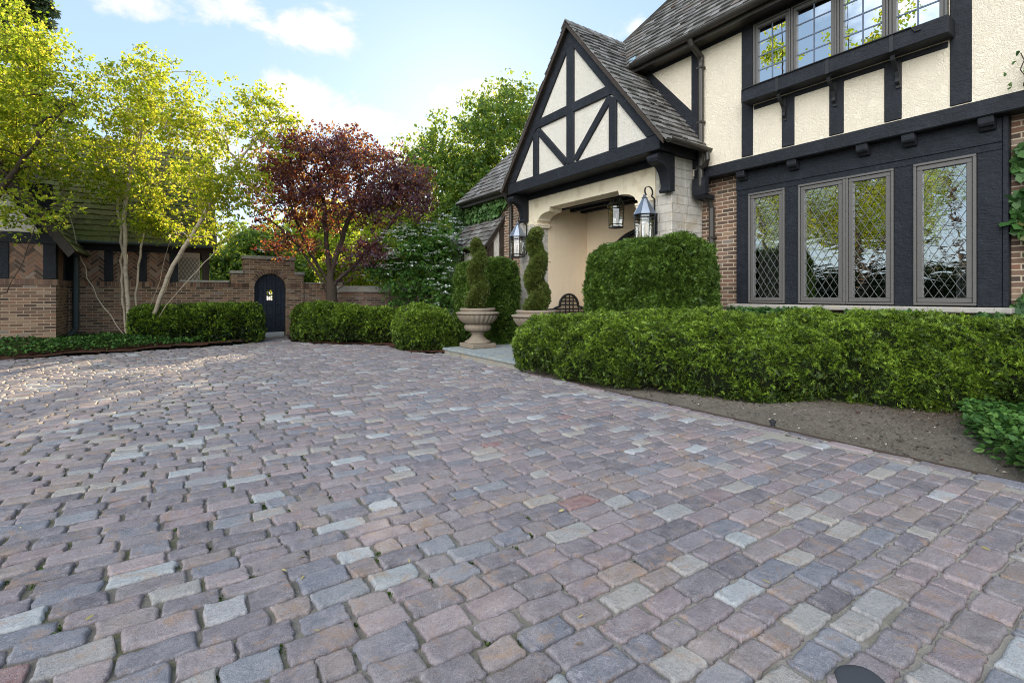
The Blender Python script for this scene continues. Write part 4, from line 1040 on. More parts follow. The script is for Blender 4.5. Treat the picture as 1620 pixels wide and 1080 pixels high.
# front gable stucco, verge boards, roofs
gr, gs = -4.55, 1.50                # ridge of the front gable, slope
m = MB(); m.prism([(-7.2, 2.532), (CX - .25, 2.532), (gr, 2.532 + (CX - .25 - gr) * gs)], 'y', FYW + .05, FYW + .3); m.build('gable_wall', M['stucco_pale'], K)
ex2, ez2 = -1.86, 2.17
Hh = (ex2 - gr)
m = MB(); shingles(m, (ex2, FYW - .42, ez2), (0, 1, 0), (-1, 0, gs), 5.2, Hh * math.hypot(1, gs), rs, course=.2, t=.028); g_r = m.build('gable_roof', M['shingle_moss'], K)
m = MB()
m.prism([(ex2, ez2 - .004), (gr, ez2 + Hh * gs - .004), (gr, ez2 + Hh * gs - .09), (ex2 - .02, ez2 - .07)], 'y', FYW - .40, FYW + 4.6)
m.prism([(ex2 + .01, ez2 - .03), (gr, ez2 + Hh * gs - .03), (gr, ez2 + Hh * gs - .30), (ex2 - .10, ez2 - .17)], 'y', FYW - .425, FYW - .401)
m.prism([(ex2 - 2 * Hh, ez2), (gr, ez2 + Hh * gs - .004), (gr, ez2 + Hh * gs - .2), (ex2 - 2 * Hh, ez2 - .2)], 'y', FYW - .40, FYW + 4.6)
m.build('gable_deck', M['timber_brown'], g_r)
yk, zk, sk = 15.28, 2.50, 1.22
m = MB(); shingles(m, (-2.9, yk, zk), (1, 0, 0), (0, 1, sk), 3.72, 2.5 * math.hypot(1, sk), rs, course=.185, t=.028, wr=(.1, .2)); k_r = m.build('main_roof', M['shingle_moss'], K)
m = MB(); m.prism([(yk, zk - .004), (yk + 2.5, zk + 2.5 * sk - .004), (yk + 5.0, zk - .004), (yk + 4.9, zk - .10), (yk + 2.5, zk + 2.5 * sk - .13), (yk + .06, zk - .07)], 'x', -3.2, .80)
m.build('main_roof_deck', M['timber_brown'], k_r)
m = MB(); gutter(m, (-1.98, yk - .05, zk - .01), (.80, yk - .05, zk - .01), .06); m.build('gutter', M['copper_grey'], k_r)
m = MB(); m.tube([(CX + .18, yk - .02, zk - .07), (CX + .16, yk + .1, zk - .22), (CX + .15, KY - .10, zk - .40), (CX + .15, KY - .10, .42), (CX + .12, KY - .16, .34), (CX + .02, KY - .42, .20)], .062, 12); m.build('downspout', M['copper_grey'], K)
# open end bay: brown post, pale wall with a leaded light
m = MB(); m.box(.50, .66, 15.82, 15.98, 0, 2.9); m.box(-.07, .75, 15.831, 15.969, 2.35, 2.52); m.build('end_post', M['timber_brown'], K)
m = MB(); m.box(-.05, .46, 16.4, 16.5, 1.2, 2.9); m.build('end_wall', M['stucco_pale'], K)
m = MB()
for i in range(-6, 12):
    for s in (1, -1):
        a = np.array((-.02 + i * .09, 16.385, 1.5)); b = a + (s * .45, 0, .75)
        m.tube([a, b], .005, 4)
m.build('end_lattice', M['lead'], K, clips=[((-.03, 0, 0), (-1, 0, 0)), ((.44, 0, 0), (1, 0, 0))])

# ================================================================== garden wall with the arched gate
G = thing('garden_wall', 'stepped brick garden wall with an arched gateway', 'wall', (2.15, 15.7, 0))
ox0, ox1 = on_y(402, 480, KY)[0], on_y(452, 480, KY)[0]
oc, orr = (ox0 + ox1) / 2, (ox1 - ox0) / 2
zsp = 1.82 - orr
x_l, x_r = 1.17, 3.05
c_l, c_r = 1.47, 2.80
m = MB(); yb = KY + .30
m.box(-.079, x_l, KY, yb, 0, zs)
outer = [(x_l + .001, 0), (x_l + .001, 1.80), (c_l, 1.80), (c_l, 2.22), (c_r, 2.22), (c_r, 1.80), (x_r, 1.80), (x_r, 0), (ox1, 0), (ox1, zsp)]
for i in range(1, 20): th = PI * i / 20; outer.append((oc + orr * math.cos(th), zsp + orr * math.sin(th)))
outer += [(ox0, zsp), (ox0, 0)]
m.prism(outer, 'y', KY - .05, yb)
m.box(x_r + .001, 4.2, KY, yb, 0, zs)
m.box(6.05, 9.0, KY - .3, yb - .3, 0, zs)
m.build('brick_wall', M['brick'], G)
m = MB()
m.box(c_l - .03, c_r + .03, KY - .09, yb + .04, 2.222, 2.32); m.box(x_l - .03, c_l - .002, KY - .085, yb + .03, 1.802, 1.885); m.box(c_r + .002, x_r + .03, KY - .085, yb + .03, 1.802, 1.885)
m.box(-.02, x_l - .035, KY - .05, yb + .04, zs + .127, zs + .185)
m.box(x_r + .035, 4.2, KY - .03, yb + .03, zs + .127, zs + .16); m.box(6.05, 9.0, KY - .34, yb - .26, zs + .002, zs + .11)
m.build('coping', M['limestone_grey'], G, bevel=.01)
m = MB(); mm = MB()
soldiers(m, mm, -.078, x_l, KY - .02, zs, zs + .125, 'x'); soldiers(m, mm, x_r + .002, 4.2, KY - .02, zs, zs + .125, 'x')
soldiers(m, mm, x_l + .004, ox0 - .13, KY - .056, zs, zs + .125, 'x', depth=.05); soldiers(m, mm, ox1 + .13, x_r - .004, KY - .056, zs, zs + .125, 'x', depth=.05)
s_ = m.build('soldier_course', M['brick_loose'], G); mm.build('soldier_mortar', M['mortar'], s_)
m = MB(); mm = MB(); n = 22
for i in range(n):
    a, b = PI * i / n + .014, PI * (i + 1) / n - .014
    m.prism([(oc + r * math.cos(t_), zsp + r * math.sin(t_)) for r, t_ in ((orr + .004, a), (orr + .125, a), (orr + .125, b), (orr + .004, b))], 'y', KY - .066 - random.uniform(0, .004), KY - .04)
    mm.prism([(oc + r * math.cos(t_), zsp + r * math.sin(t_)) for r, t_ in ((orr + .003, PI * i / n), (orr + .128, PI * i / n), (orr + .128, PI * (i + 1) / n), (orr + .003, PI * (i + 1) / n))], 'y', KY - .056, KY - .045)
s_ = m.build('gate_arch', M['brick_loose'], G); mm.build('arch_mortar', M['mortar'], s_)
# the gate itself: arched panelled door with a small grille opening
m = MB(); y0, y1 = KY + .10, KY + .15; R = orr - .012
def archz(x): return zsp + math.sqrt(max(0, R * R - (x - oc) ** 2))
win = (oc - .075, oc + .075, 1.05, 1.36)
cols = [(-R, -.285), (-.285, -.245)]
def strip(xa, xb, za, top=True, zb=None, ya=y0, yb_=y1):
    if zb is None:
        n = 6; pts = [(xa, za), (xb, za)] + [(xb + (xa - xb) * i / n, archz(xb + (xa - xb) * i / n) - .001) for i in range(n + 1)]
    else: pts = [(xa, za), (xb, za), (xb, zb), (xa, zb)]
    m.prism(pts, 'y', ya, yb_)
zb0 = .13
strip(oc - R, win[0], zb0); strip(win[1], oc + R, zb0); strip(win[0], win[1], zb0, zb=win[2]); strip(win[0], win[1], win[3])
d = m.build('gate', M['door_blue'], G)
m = MB()    # applied stiles and rails stand proud, panels read as recessed
for xa, xb in ((oc - R, oc - R + .085), (oc - .155, oc - .085), (oc + .085, oc + .155), (oc + R - .085, oc + R)):
    n = 5; pts = [(xa, zb0), (xb, zb0)] + [(xb + (xa - xb) * i / n, archz(xb + (xa - xb) * i / n) - .002) for i in range(n + 1)]
    m.prism(pts, 'y', y0 - .022, y0 - .001)
for za, zb in ((zb0, zb0 + .12), (.50, .58), (.93, 1.01), (1.40, 1.47)):
    for xa, xb in ((oc - R + .087, oc - .157), (oc - .083, oc + .083), (oc + .157, oc + R - .087)): m.box(xa, xb, y0 - .021, y0 - .001, za, zb)
for za, zb in ((.26, .46), (.62, .89), (1.05, 1.36)):
    for xa, xb in ((oc - R + .11, oc - .18), (oc - .06, oc + .06), (oc + .18, oc + R - .11)):
        if not (za > 1 and abs(xa - oc) < .1): m.box(xa, xb, y0 - .014, y0 - .001, za, zb)
m.build('gate_panelling', M['door_blue'], d, bevel=.006)
m = MB()
for i in range(1, 3): m.box(win[0] + .05 * i - .005, win[0] + .05 * i + .005, y0 + .01, y0 + .02, win[2], win[3])
m.build('gate_grille', M['iron'], d)
# rounded brick bastion
cbx, cby, cr = 5.05, 15.35, 1.25
Rb = thing('rounded_wall', 'rounded brick wall bay with a pale stone coping beside the purple tree', 'wall', (cbx, cby, 0))
m = MB(); m.lathe([(cr, 0), (cr, 1.28), (cr - .25, 1.28), (cr - .25, 0)], (cbx, cby, 0), 48); m.build('curved_brickwork', M['brick_round'], Rb, smooth=False)
m = MB(); m.lathe([(cr - .3, 1.282), (cr + .03, 1.282), (cr + .05, 1.30), (cr + .05, 1.44), (cr + .02, 1.47), (cr - .28, 1.47)], (cbx, cby, 0), 48); m.build('curved_coping', M['limestone_grey'], Rb)
# ================================================================== hedges
def hedge(name, label, cat, path, n, size, mats, seed, ex=3.0, lump=.05, sc=2.2, tmpl=SPRIG5, group=None, nl=34, nc=24, z0=.03, taper=0.0, endr=.35, top=None, jit=.022, z_base=0.0):
    rng = np.random.default_rng(seed)
    p0 = path[len(path) // 2]
    root = thing(name, label, cat, (p0[0], p0[1], z_base), group)
    V, Q = hedge_core(path, ex, nl, nc, rng, lump, sc, z0, taper, endr)
    V[:, 2] += z_base
    ci = V.copy(); cen = V.mean(0)
    a, b, c, d = (V[Q[:, i]] for i in range(4)); nr = unit(np.cross(c - a, d - b))
    vn = np.zeros_like(V); np.add.at(vn, Q.ravel(), np.repeat(nr, 4, 0)); vn = unit(vn)
    np_mesh('branches', V - vn * .045, Q, M['core'], root, smooth=True)
    mid = (a + b + c + d) / 4
    vx = mid[:, :2]; facing = -(nr[:, 0] * mid[:, 0] + nr[:, 1] * mid[:, 1] + nr[:, 2] * (mid[:, 2] - CAMH)) / (np.linalg.norm(mid, axis=1) + 1e-9)
    w = np.where(facing > -.35, 1.0, .35) * np.exp(lumps(mid, rng, 1.0, 7.0))
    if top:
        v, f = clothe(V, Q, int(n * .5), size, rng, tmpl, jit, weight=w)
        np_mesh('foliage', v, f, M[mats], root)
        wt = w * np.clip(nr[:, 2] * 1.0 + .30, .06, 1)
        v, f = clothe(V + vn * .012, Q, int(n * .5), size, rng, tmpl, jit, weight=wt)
        np_mesh('new_growth', v, f, M[top], root)
    else:
        v, f = clothe(V, Q, n, size, rng, tmpl, jit, weight=w); np_mesh('foliage', v, f, M[mats], root)
    return root
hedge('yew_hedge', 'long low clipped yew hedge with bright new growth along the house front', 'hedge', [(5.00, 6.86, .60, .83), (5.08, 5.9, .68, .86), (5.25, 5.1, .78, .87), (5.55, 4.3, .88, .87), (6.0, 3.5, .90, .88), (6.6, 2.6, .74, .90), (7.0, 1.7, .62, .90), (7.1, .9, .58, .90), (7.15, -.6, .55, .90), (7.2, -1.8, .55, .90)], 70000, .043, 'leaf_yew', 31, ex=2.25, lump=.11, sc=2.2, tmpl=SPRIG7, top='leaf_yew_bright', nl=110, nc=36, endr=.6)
hedge('juniper_block', 'tall square clipped green hedge block before the porch pier', 'hedge', [(6.33, 4.42, .58, 2.02), (6.33, 5.4, .62, 2.03), (6.30, 6.42, .58, 2.0)], 36000, .058, 'leaf_box', 32, ex=5.0, lump=.06, sc=3.4, tmpl=SPRIG7, nl=50, nc=60, endr=.2)
hedge('yew_screen', 'tall dark clipped hedge behind the urns, left of the porch', 'hedge', [(6.14, 9.28, .36, 2.0), (6.14, 10.4, .38, 2.02), (6.14, 11.35, .36, 1.98)], 17000, .065, 'leaf_box', 33, ex=6.0, lump=.035, sc=3.0, tmpl=SPRIG7, nl=26, nc=36, endr=.16)
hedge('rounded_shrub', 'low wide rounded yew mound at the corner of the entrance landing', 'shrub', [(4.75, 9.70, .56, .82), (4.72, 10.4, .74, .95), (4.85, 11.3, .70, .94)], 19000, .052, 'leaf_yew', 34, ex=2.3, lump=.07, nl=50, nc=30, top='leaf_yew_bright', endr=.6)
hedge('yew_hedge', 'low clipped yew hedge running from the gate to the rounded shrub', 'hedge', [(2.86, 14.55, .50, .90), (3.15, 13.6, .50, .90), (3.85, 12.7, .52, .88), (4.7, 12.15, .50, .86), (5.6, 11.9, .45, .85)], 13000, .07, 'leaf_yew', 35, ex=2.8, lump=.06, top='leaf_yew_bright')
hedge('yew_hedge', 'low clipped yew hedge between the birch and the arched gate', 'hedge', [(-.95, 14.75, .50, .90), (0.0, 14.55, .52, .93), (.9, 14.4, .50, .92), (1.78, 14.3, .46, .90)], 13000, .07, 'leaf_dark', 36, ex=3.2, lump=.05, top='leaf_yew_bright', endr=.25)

# ground cover
def cover(name, label, region, n, size, mat, seed, hfun, tmpl=LEAF_OVAL):
    rng = np.random.default_rng(seed); P = np.array(region); lo, hi = P.min(0), P.max(0)
    pts = rng.uniform(lo, hi, (n * 3, 2)); pts = pts[inside(region, pts[:, 0], pts[:, 1])][:n]
    base = np.stack([pts[:, 0], pts[:, 1], np.zeros(len(pts))], 1)
    lm = lumps(base, np.random.default_rng(seed + 1), .5, 3.0)
    low = .9 if 'vinca' in name else .45
    h = np.clip(hfun(pts[:, 0], pts[:, 1]) * (1 + .35 * lm), .01, 9) * (1 - low * rng.random(len(pts)) ** (1.2 if low > .5 else 2))
    base[:, 2] = h
    A = unit(rng.normal(0, 1, (len(pts), 3)) * (1, 1, .45)); Nn = unit(rng.normal(0, .45, (len(pts), 3)) + (0, 0, 1))
    v, f = scatter(tmpl, base, A, Nn, rng.uniform(.7, 1.3, len(pts)) * size, rng)
    o = np_mesh(name, v, f, M[mat]); tag(o, label, 'ground cover', kind='stuff'); return o
edge = lambda x: np.interp(x, [p[0] for p in FAR[:6]], [p[1] for p in FAR[:6]])
cover('ground_cover', 'low leafy green ground cover along the foot of the coach house', [(-9, 12.45), (-6, 12.65), (-2.76, 13.15), (-1.2, 13.42), (-.2, 13.62), (.55, 13.9), (.1, 14.4), (-1.0, 15.6), (-9, 15.6)], 26000, .062, 'leaf_vinca', 41, lambda x, y: .06 + .20 * np.clip((y - 13.1 - .1 * x) / 1.0, 0, 1.1))
c1 = [on_g(1522, 652), on_g(1560, 642), on_g(1720, 625), on_g(1800, 800), on_g(1640, 772), on_g(1560, 722), on_g(1528, 690)]
cover('vinca_patch', 'small patch of glossy green vinca at the right edge of the bare soil bed', c1, 8000, .055, 'leaf_vinca', 42, lambda x, y: .05 + .17 * np.clip(1 - 0 * x, 0, 1))

# ivy
def ivy(name, label, P, Nn, size, seed, cat='ivy', stems=None, mat='leaf_ivy'):
    rng = np.random.default_rng(seed); n = len(P)
    root = thing(name, label, cat, tuple(P.mean(0)))
    Nn = np.broadcast_to(np.array(Nn, float), (n, 3))
    nn = unit(Nn + rng.normal(0, .35, (n, 3))); A = unit(np.array((0, 0, -1.0)) + rng.normal(0, .55, (n, 3)) + Nn * .35)
    v, f = scatter(LEAF_IVY, P + Nn * rng.uniform(.02, .10, (n, 1)), A, nn, rng.uniform(.6, 1.25, n) * size, rng)
    np_mesh('leaves', v, f, M[mat], root)
    for k in range(stems or 6):
        m = MB(); i = rng.integers(n); p = P[i].copy(); pts = []
        for q in range(7): pts.append(p + np.array(Nn[0]) * .012); p = p + np.array((0, rng.normal(0, .05) if abs(Nn[0][0]) > .5 else 0, -.09))
        m.tube(pts, .005, 4); m.build('stem', M['bark'], root, fix=False)
    return root
rng = np.random.default_rng(51)
def wallpts(n, y0, y1, z0, z1, X, fn=None):
    P = np.stack([np.full(n, X), rng.uniform(y0, y1, n), rng.uniform(z0, z1, n)], 1)
    return P if fn is None else P[fn(P)]
yA, yB = on_x(1640, 300, WX)[0] - .5, on_x(1590, 300, WX)[0]
P = wallpts(1900, yA, yB, .9, 2.95, WX, lambda P: (P[:, 1] < yB - .04 - .13 * (1 + np.sin(P[:, 2] * 5.1)) * (P[:, 2] < 2.6) * 1.0 - .10 * np.clip(P[:, 2] - 2.2, 0, 1)) & (rng.random(len(P)) < .8))
ivy('wall_ivy', 'broad leaved ivy climbing the brick wall at the right edge, right of the leaded windows', P, (-1, 0, 0), .125, 52)
ys0, ys1 = on_x(1590, 500, BX - .2)[0], on_x(1150, 500, BX - .2)[0]
P = wallpts(1000, ys0, ys1, .84, 1.0, BX - .13, lambda P: (np.sin(P[:, 1] * 3.1 + 1) + np.sin(P[:, 1] * 7.3) + .9 * rng.normal(0, 1, len(P)) > -.9) & ~((P[:, 1] < ys0 + .75) & (P[:, 1] > ys0 + .28)))
ivy('sill_ivy', 'strip of small ivy leaves creeping below the leaded window sill', P, (-1, 0, .3), .075, 53)
P = wallpts(1500, 10.6, 13.05, 3.12, 3.86, wx - .01, lambda P: (P[:, 1] > 10.62 + .9 * np.clip((3.62 - P[:, 2]) / .5, 0, 1)) & (P[:, 2] > 3.30))
P2_ = np.stack([rng.uniform(6.7, 7.1, 500), np.full(500, 12.95), rng.uniform(2.9, 3.8, 500)], 1)
ivy('wing_ivy', 'dense pale green ivy on the brick between the two shingled roofs left of the porch', np.concatenate([P, P2_]), (-1, .1, .1), .12, 54, mat='leaf_ivy_pale')
P = wallpts(26, yA + .3, on_x(1588, 130, JX)[0], 3.46, 3.95, JX - .02, lambda P: P[:, 2] < 3.5 + .5 * rng.random(len(P)))
ivy('ivy_tendril', 'few small ivy leaves on the cream stucco above the jetty beam at the right edge', P, (-1, 0, 0), .07, 55, stems=2)

# ================================================================== trees
def path(pts): return [at(*p) for p in pts]
def blob(px, py, d, rx, ry, rz): p = at(px, py, d); return (p[0], p[1], p[2], rx, ry, rz)
b0 = at(203, 522, 11.6); b0[2] = .12
tree('birch_tree', 'multi stemmed pale birch clump with bright yellow green leaves before the coach house', 'tree', tuple(b0),
     [[b0 + (.02, 0, 0)] + path([(200, 460, 11.6), (197, 380, 11.6), (199, 330, 11.6), (207, 262, 11.6), (226, 200, 11.6), (256, 105, 11.6)]),
      [b0 + (-.22, .05, 0)] + path([(185, 515, 11.6), (152, 470, 11.5), (128, 410, 11.4), (103, 318, 11.3), (90, 262, 11.2)]),
      [b0 + (-.06, .12, 0)] + path([(193, 430, 11.75), (190, 350, 11.8), (180, 270, 11.9)]),
      [b0 + (.12, .10, 0)] + path([(216, 480, 11.8), (218, 420, 11.9), (236, 330, 12.0), (270, 240, 12.1)]),
      [b0 + (.26, .02, 0)] + path([(247, 487, 11.5), (272, 420, 11.4), (300, 378, 11.3), (342, 308, 11.2), (395, 232, 11.1), (440, 180, 11.0)]),
      [b0 + (.34, .05, 0)] + path([(262, 484, 11.4), (302, 440, 11.2), (342, 394, 11.0), (390, 356, 10.9)]),
      [b0 + (.22, .1, 0)] + path([(236, 487, 11.7), (254, 440, 11.8), (268, 380, 11.9)])],
     [blob(255, 165, 11.6, 1.35, 1.4, .95), blob(190, 190, 11.8, 1.1, 1.2, .9), blob(215, 270, 11.7, 1.7, 1.4, .8), blob(320, 200, 11.4, .9, 1, .7), blob(400, 205, 11.1, .95, 1, .85), blob(420, 165, 11, .45, .5, .5), blob(350, 290, 11.2, 1.0, 1.0, .7), blob(140, 270, 11.3, .6, .7, .5), blob(290, 345, 11.5, 1.0, .9, .6), blob(340, 380, 11.0, .65, .6, .35), blob(235, 105, 11.6, .5, .5, .4)],
     560, 26000, 'leaf_birch', (M['birch_bark'], M['leaf_birch']), 61, .078, .072, spread=.18, up_pen=.55, near=.02, r_tip=.0048)
b1 = at(-90, 545, 9.6); b1[2] = .05
tree('maple_tree', 'dense yellow green tree overhanging from the left edge of the picture', 'tree', tuple(b1),
     [[b1] + path([(-88, 420, 9.6), (-70, 300, 9.6), (-40, 200, 9.6), (0, 90, 9.7)]), [b1 + (0, 0, .9)] + path([(-40, 480, 9.5), (10, 460, 9.2), (35, 415, 9.1), (58, 355, 9.0)]), [b1 + (0, 0, 2.0)] + path([(-20, 330, 9.4), (40, 250, 9.3), (100, 175, 9.3)])],
     [blob(30, 130, 9.6, 1.15, 1.2, .85), blob(85, 165, 9.4, .6, .8, .6), blob(10, 220, 9.5, 1.2, 1.2, .8), blob(90, 225, 9.4, .5, .6, .35), blob(-60, 180, 9.8, 1.2, 1.2, 1.2), blob(0, 320, 9.3, .8, .8, .4), blob(60, 352, 9.0, .42, .4, .2), blob(30, 300, 9.2, .6, .5, .28), blob(75, 320, 9.1, .4, .4, .2), blob(20, 70, 9.7, .7, .7, .45), blob(60, 95, 9.6, .5, .5, .35), blob(0, 15, 9.8, .7, .7, .4), blob(45, 40, 9.8, .5, .5, .3), blob(-80, 60, 9.9, 1, 1, .8)],
     460, 27000, 'leaf_gold', (M['bark'], M['leaf_gold']), 62, .12, .070, spread=.19, near=.02, r_tip=.004)
b2 = at(527, 492, 13.6); b2[2] = .05
tree('plum_tree', 'purple leaved plum tree with a spreading vase shaped crown behind the garden wall gate', 'tree', tuple(b2),
     [[b2] + path([(526, 470, 13.6), (522, 440, 13.6), (516, 380, 13.6), (512, 320, 13.6), (500, 260, 13.6)]),
      [at(525, 462, 13.6)] + path([(500, 430, 13.5), (470, 385, 13.4), (430, 350, 13.3), (400, 330, 13.2)]),
      [at(526, 452, 13.6)] + path([(560, 420, 13.5), (605, 372, 13.4), (640, 320, 13.3), (665, 280, 13.3)]),
      [at(526, 465, 13.6)] + path([(555, 440, 13.3), (575, 408, 13.1), (620, 380, 12.8)]),
      [at(522, 442, 13.6)] + path([(540, 380, 13.8), (560, 320, 14.0), (575, 260, 14.1)]),
      [at(524, 455, 13.6)] + path([(490, 400, 13.8), (465, 340, 14.0), (450, 280, 14.2)])],
     [blob(500, 255, 13.6, 1.5, 1.6, .75), blob(440, 290, 13.6, 1.1, 1.3, .8), blob(600, 280, 13.5, 1.4, 1.5, .85), blob(530, 315, 13.6, 1.8, 1.6, .85), blob(425, 340, 13.3, .6, .7, .35), blob(640, 320, 13.3, .75, 1.0, .7), blob(550, 230, 13.6, .9, 1.0, .5), blob(470, 235, 13.7, .7, .9, .4), blob(490, 395, 13.8, .6, .7, .35), blob(560, 410, 13.4, .9, .9, .55), blob(452, 385, 13.4, .5, .6, .3), blob(600, 405, 13.2, .6, .6, .28)],
     560, 31000, 'leaf_plum', (M['bark'], M['leaf_plum']), 63, .15, .080, spread=.17, near=.022, up_pen=.5)
b3 = at(770, 440, 24.0); b3[2] = 0
tree('ash_tree', 'large tall green tree rising behind the wing roof, left of the porch gable', 'tree', tuple(b3),
     [[b3] + path([(772, 400, 24), (768, 320, 24), (775, 230, 24), (790, 170, 24)]), [at(770, 360, 24)] + path([(730, 300, 23.5), (700, 250, 23)]), [at(768, 320, 24)] + path([(820, 270, 24), (850, 210, 24)])],
     [blob(800, 180, 24, 1.8, 2.2, 1.2), blob(745, 235, 23.5, 2.0, 2.2, 1.3), blob(672, 250, 23.2, 1.5, 1.8, 1.0), blob(850, 220, 24, 1.8, 2, 1.4), blob(700, 270, 23, 1.4, 1.8, 1.3), blob(770, 300, 23.5, 2.8, 2.4, 1.3), blob(690, 330, 23, 1.3, 1.6, 1.0), blob(810, 150, 24, .8, 1, .6), blob(740, 370, 23, 2.2, 2, 1.2)],
     560, 33000, 'leaf_tree', (M['bark'], M['leaf_tree']), 64, .28, .17, spread=.42, near=.03)
# spruce far left
b4 = at(30, 440, 27); b4[2] = 0
def conifer(name, label, base, hgt, rad, n, seed, size=.20, group=None):
    rng = np.random.default_rng(seed); root = thing(name, label, 'tree', tuple(base), group)
    m = MB(); b = np.array(base); m.tube([b, b + (0, 0, hgt)], [.22, .02], 8)
    V, Fc, o = [], [], 0
    for k in range(int(hgt * 9)):
        z = rng.uniform(.06, .99); L = rad * (1 - z) ** .8 * rng.uniform(.75, 1.1) + .15; a = rng.uniform(0, 6.28)
        d = np.array((math.cos(a), math.sin(a), -.18)); p0 = b + (0, 0, z * hgt); pts = [p0 + d * L * f + (0, 0, -.22 * L * f + .30 * L * f * f) for f in (0, .33, .66, 1)]
        m.tube(pts, [.03, .02, .012, .004], 4, cap=False)
        nn = int(n / (hgt * 9)); f = rng.random(nn) ** .7; P = p0 + d * L * f[:, None] + np.stack([0 * f, 0 * f, -.22 * L * f + .30 * L * f * f], 1) + rng.normal(0, .09, (nn, 3))
        A = unit(d + rng.normal(0, .5, (nn, 3)) + (0, 0, -.7)); v, q = scatter(SPRIG5, P, A, unit(rng.normal(0, 1, (nn, 3))), rng.uniform(.7, 1.2, nn) * size, rng); V.append(v); Fc.append(q + o); o += len(v)
    m.build('trunk', M['bark'], root, fix=False)
    np_mesh('crown', np.concatenate(V), np.concatenate(Fc), M['leaf_conifer'], root); return root
conifer('spruce_tree', 'tall dark drooping spruce at the top left corner behind the yellow tree', (b4[0], b4[1], 0), 21.5, 4.6, 15000, 65, .32)
# background trees beyond the walls: one bright, one green kind, copied
def bgtree(label, base, h, w, seed, leafm, n=15000, size=.16, group='trees beyond the garden wall'):
    rng = np.random.default_rng(seed); b = np.array(base, float)
    bl = []
    for i in range(9):
        a = rng.uniform(0, 6.28); r = w * rng.uniform(.1, .6); z = h * rng.uniform(.35, .88); bl.append((b[0] + r * math.cos(a), b[1] + r * math.sin(a), z, w * .42, w * .42, h * .13))
    return tree('garden_tree', label, 'tree', tuple(b), [[b, b + (0, 0, h * .3), b + (.1, .1, h * .6), b + (0, .1, h * .85)]], bl, 260, n, None, (M['bark'], M[leafm]), seed, .16, size, group, spread=.35, near=.03)
def ground_at(px, d): p = at(px, 467, d); return (p[0], p[1], 0)
T1 = bgtree('bright yellow green tree beyond the garden wall between the plum tree and the viburnum', ground_at(640, 19), 5.0, 2.6, 71, 'leaf_gold')
T2 = bgtree('mid green bushy tree beyond the low wall left of the arched gate', ground_at(395, 21), 4.0, 2.4, 72, 'leaf_tree')
def again(src, label, px, d, s, rz, drop=False):
    c = copy_tree(src); c.location = ground_at(px, d); c.scale = (s, s, s); c.rotation_euler.z = rz; c['label'] = label; return c
again(T1, 'bright sunlit tree glowing behind the purple plum crown', 560, 17, .52, 1.1)
again(T1, 'bright yellow tree beyond the wall directly behind the gateway top', 455, 30, .8, 2.3)
again(T1, 'tall yellow green tree beyond the coach house gable end', 352, 27, .8, 3.6)
again(T2, 'dark green tree beyond the wall behind the viburnum', 690, 20, 1.0, .8)
again(T1, 'low sunlit golden shrub beyond the wall right of the plum trunk', 612, 17.5, .70, 4.6)
again(T1, 'tall golden green tree rising beyond the wall between the gateway and the plum trunk', 492, 24, 1.2, 5.3)
again(T2, 'green tree far beyond the gateway, right of the arch', 575, 26, 1.0, 4.1)
again(T2, 'small green tree beyond the white coping left of the gateway', 345, 20, .70, 5.0)
# what the windows mirror: hedge, birches and spruces on the far side of the court
hedge('yew_hedge', 'dark hedge along the far side of the court, seen mirrored in the leaded windows', 'hedge', [(-10.6, 4.0, .7, 2.2), (-10.6, 8, .75, 2.3), (-10.8, 12, .75, 2.3), (-11, 17, .7, 2.2)], 9000, .16, 'leaf_dark', 37, ex=4, lump=.12)
sp = bpy.data.objects['spruce_tree']
def court_tree(x, y, seed, label, n):
    b = np.array((x, y, 0.))
    tree('elm_tree', label, 'tree', tuple(b), [[b, b + (0, 0, 2), b + (.2, .3, 4.5), b + (.1, .6, 7.5)], [b + (0, 0, 1.9), b + (.6, -1.3, 4.2), b + (.8, -2.2, 6.5)], [b + (0, .1, 2.2), b + (.3, 1.6, 4.4), b + (.5, 2.6, 6.3)]],
         [(x, y, 6.2, 2.2, 2.8, 1.8), (x + .5, y - 2, 5.4, 1.6, 1.6, 1.4), (x + .4, y + 2.2, 5.2, 1.6, 1.7, 1.3), (x + .5, y, 3.9, 1.2, 2.2, .7)], 300, n, None, (M['bark'], M['leaf_tree']), seed, .20, .10, 'elms across the court', spread=.16, near=.03)
court_tree(-10.0, 9.6, 101, 'open elm across the court, mirrored in the wide leaded window', 1500)
court_tree(-11.0, 14.4, 102, 'open elm across the court, mirrored in the narrow leaded window', 2600)
court_tree(-12.0, 6.6, 103, 'open elm across the court, mirrored in the right leaded window', 1100)
def poplar(x, y, h, seed, label):
    b = np.array((x, y, 0.))
    tree('poplar_tree', label, 'tree', tuple(b), [[b, b + (0, 0, h * .5), b + (.1, .1, h * .95)]], [(x + .3 * math.sin(k * 2.1), y + .5 * math.cos(k * 1.7), h * (.25 + .075 * k), 1.9 * (1 - k * .09), 1.9 * (1 - k * .09), h * .06) for k in range(10)], 300, 9000, None, (M['bark'], M['leaf_gold']), seed, .22, .20, 'poplars across the court', spread=.3, near=.03)
poplar(-15, 12.0, 20.0, 111, 'tall poplar across the court mirrored in the middle upstairs windows')
poplar(-15.5, 15.8, 22.0, 112, 'taller poplar across the court mirrored in the left upstairs window')
poplar(-14, 9.4, 18.0, 113, 'shorter poplar across the court mirrored in the right upstairs windows')
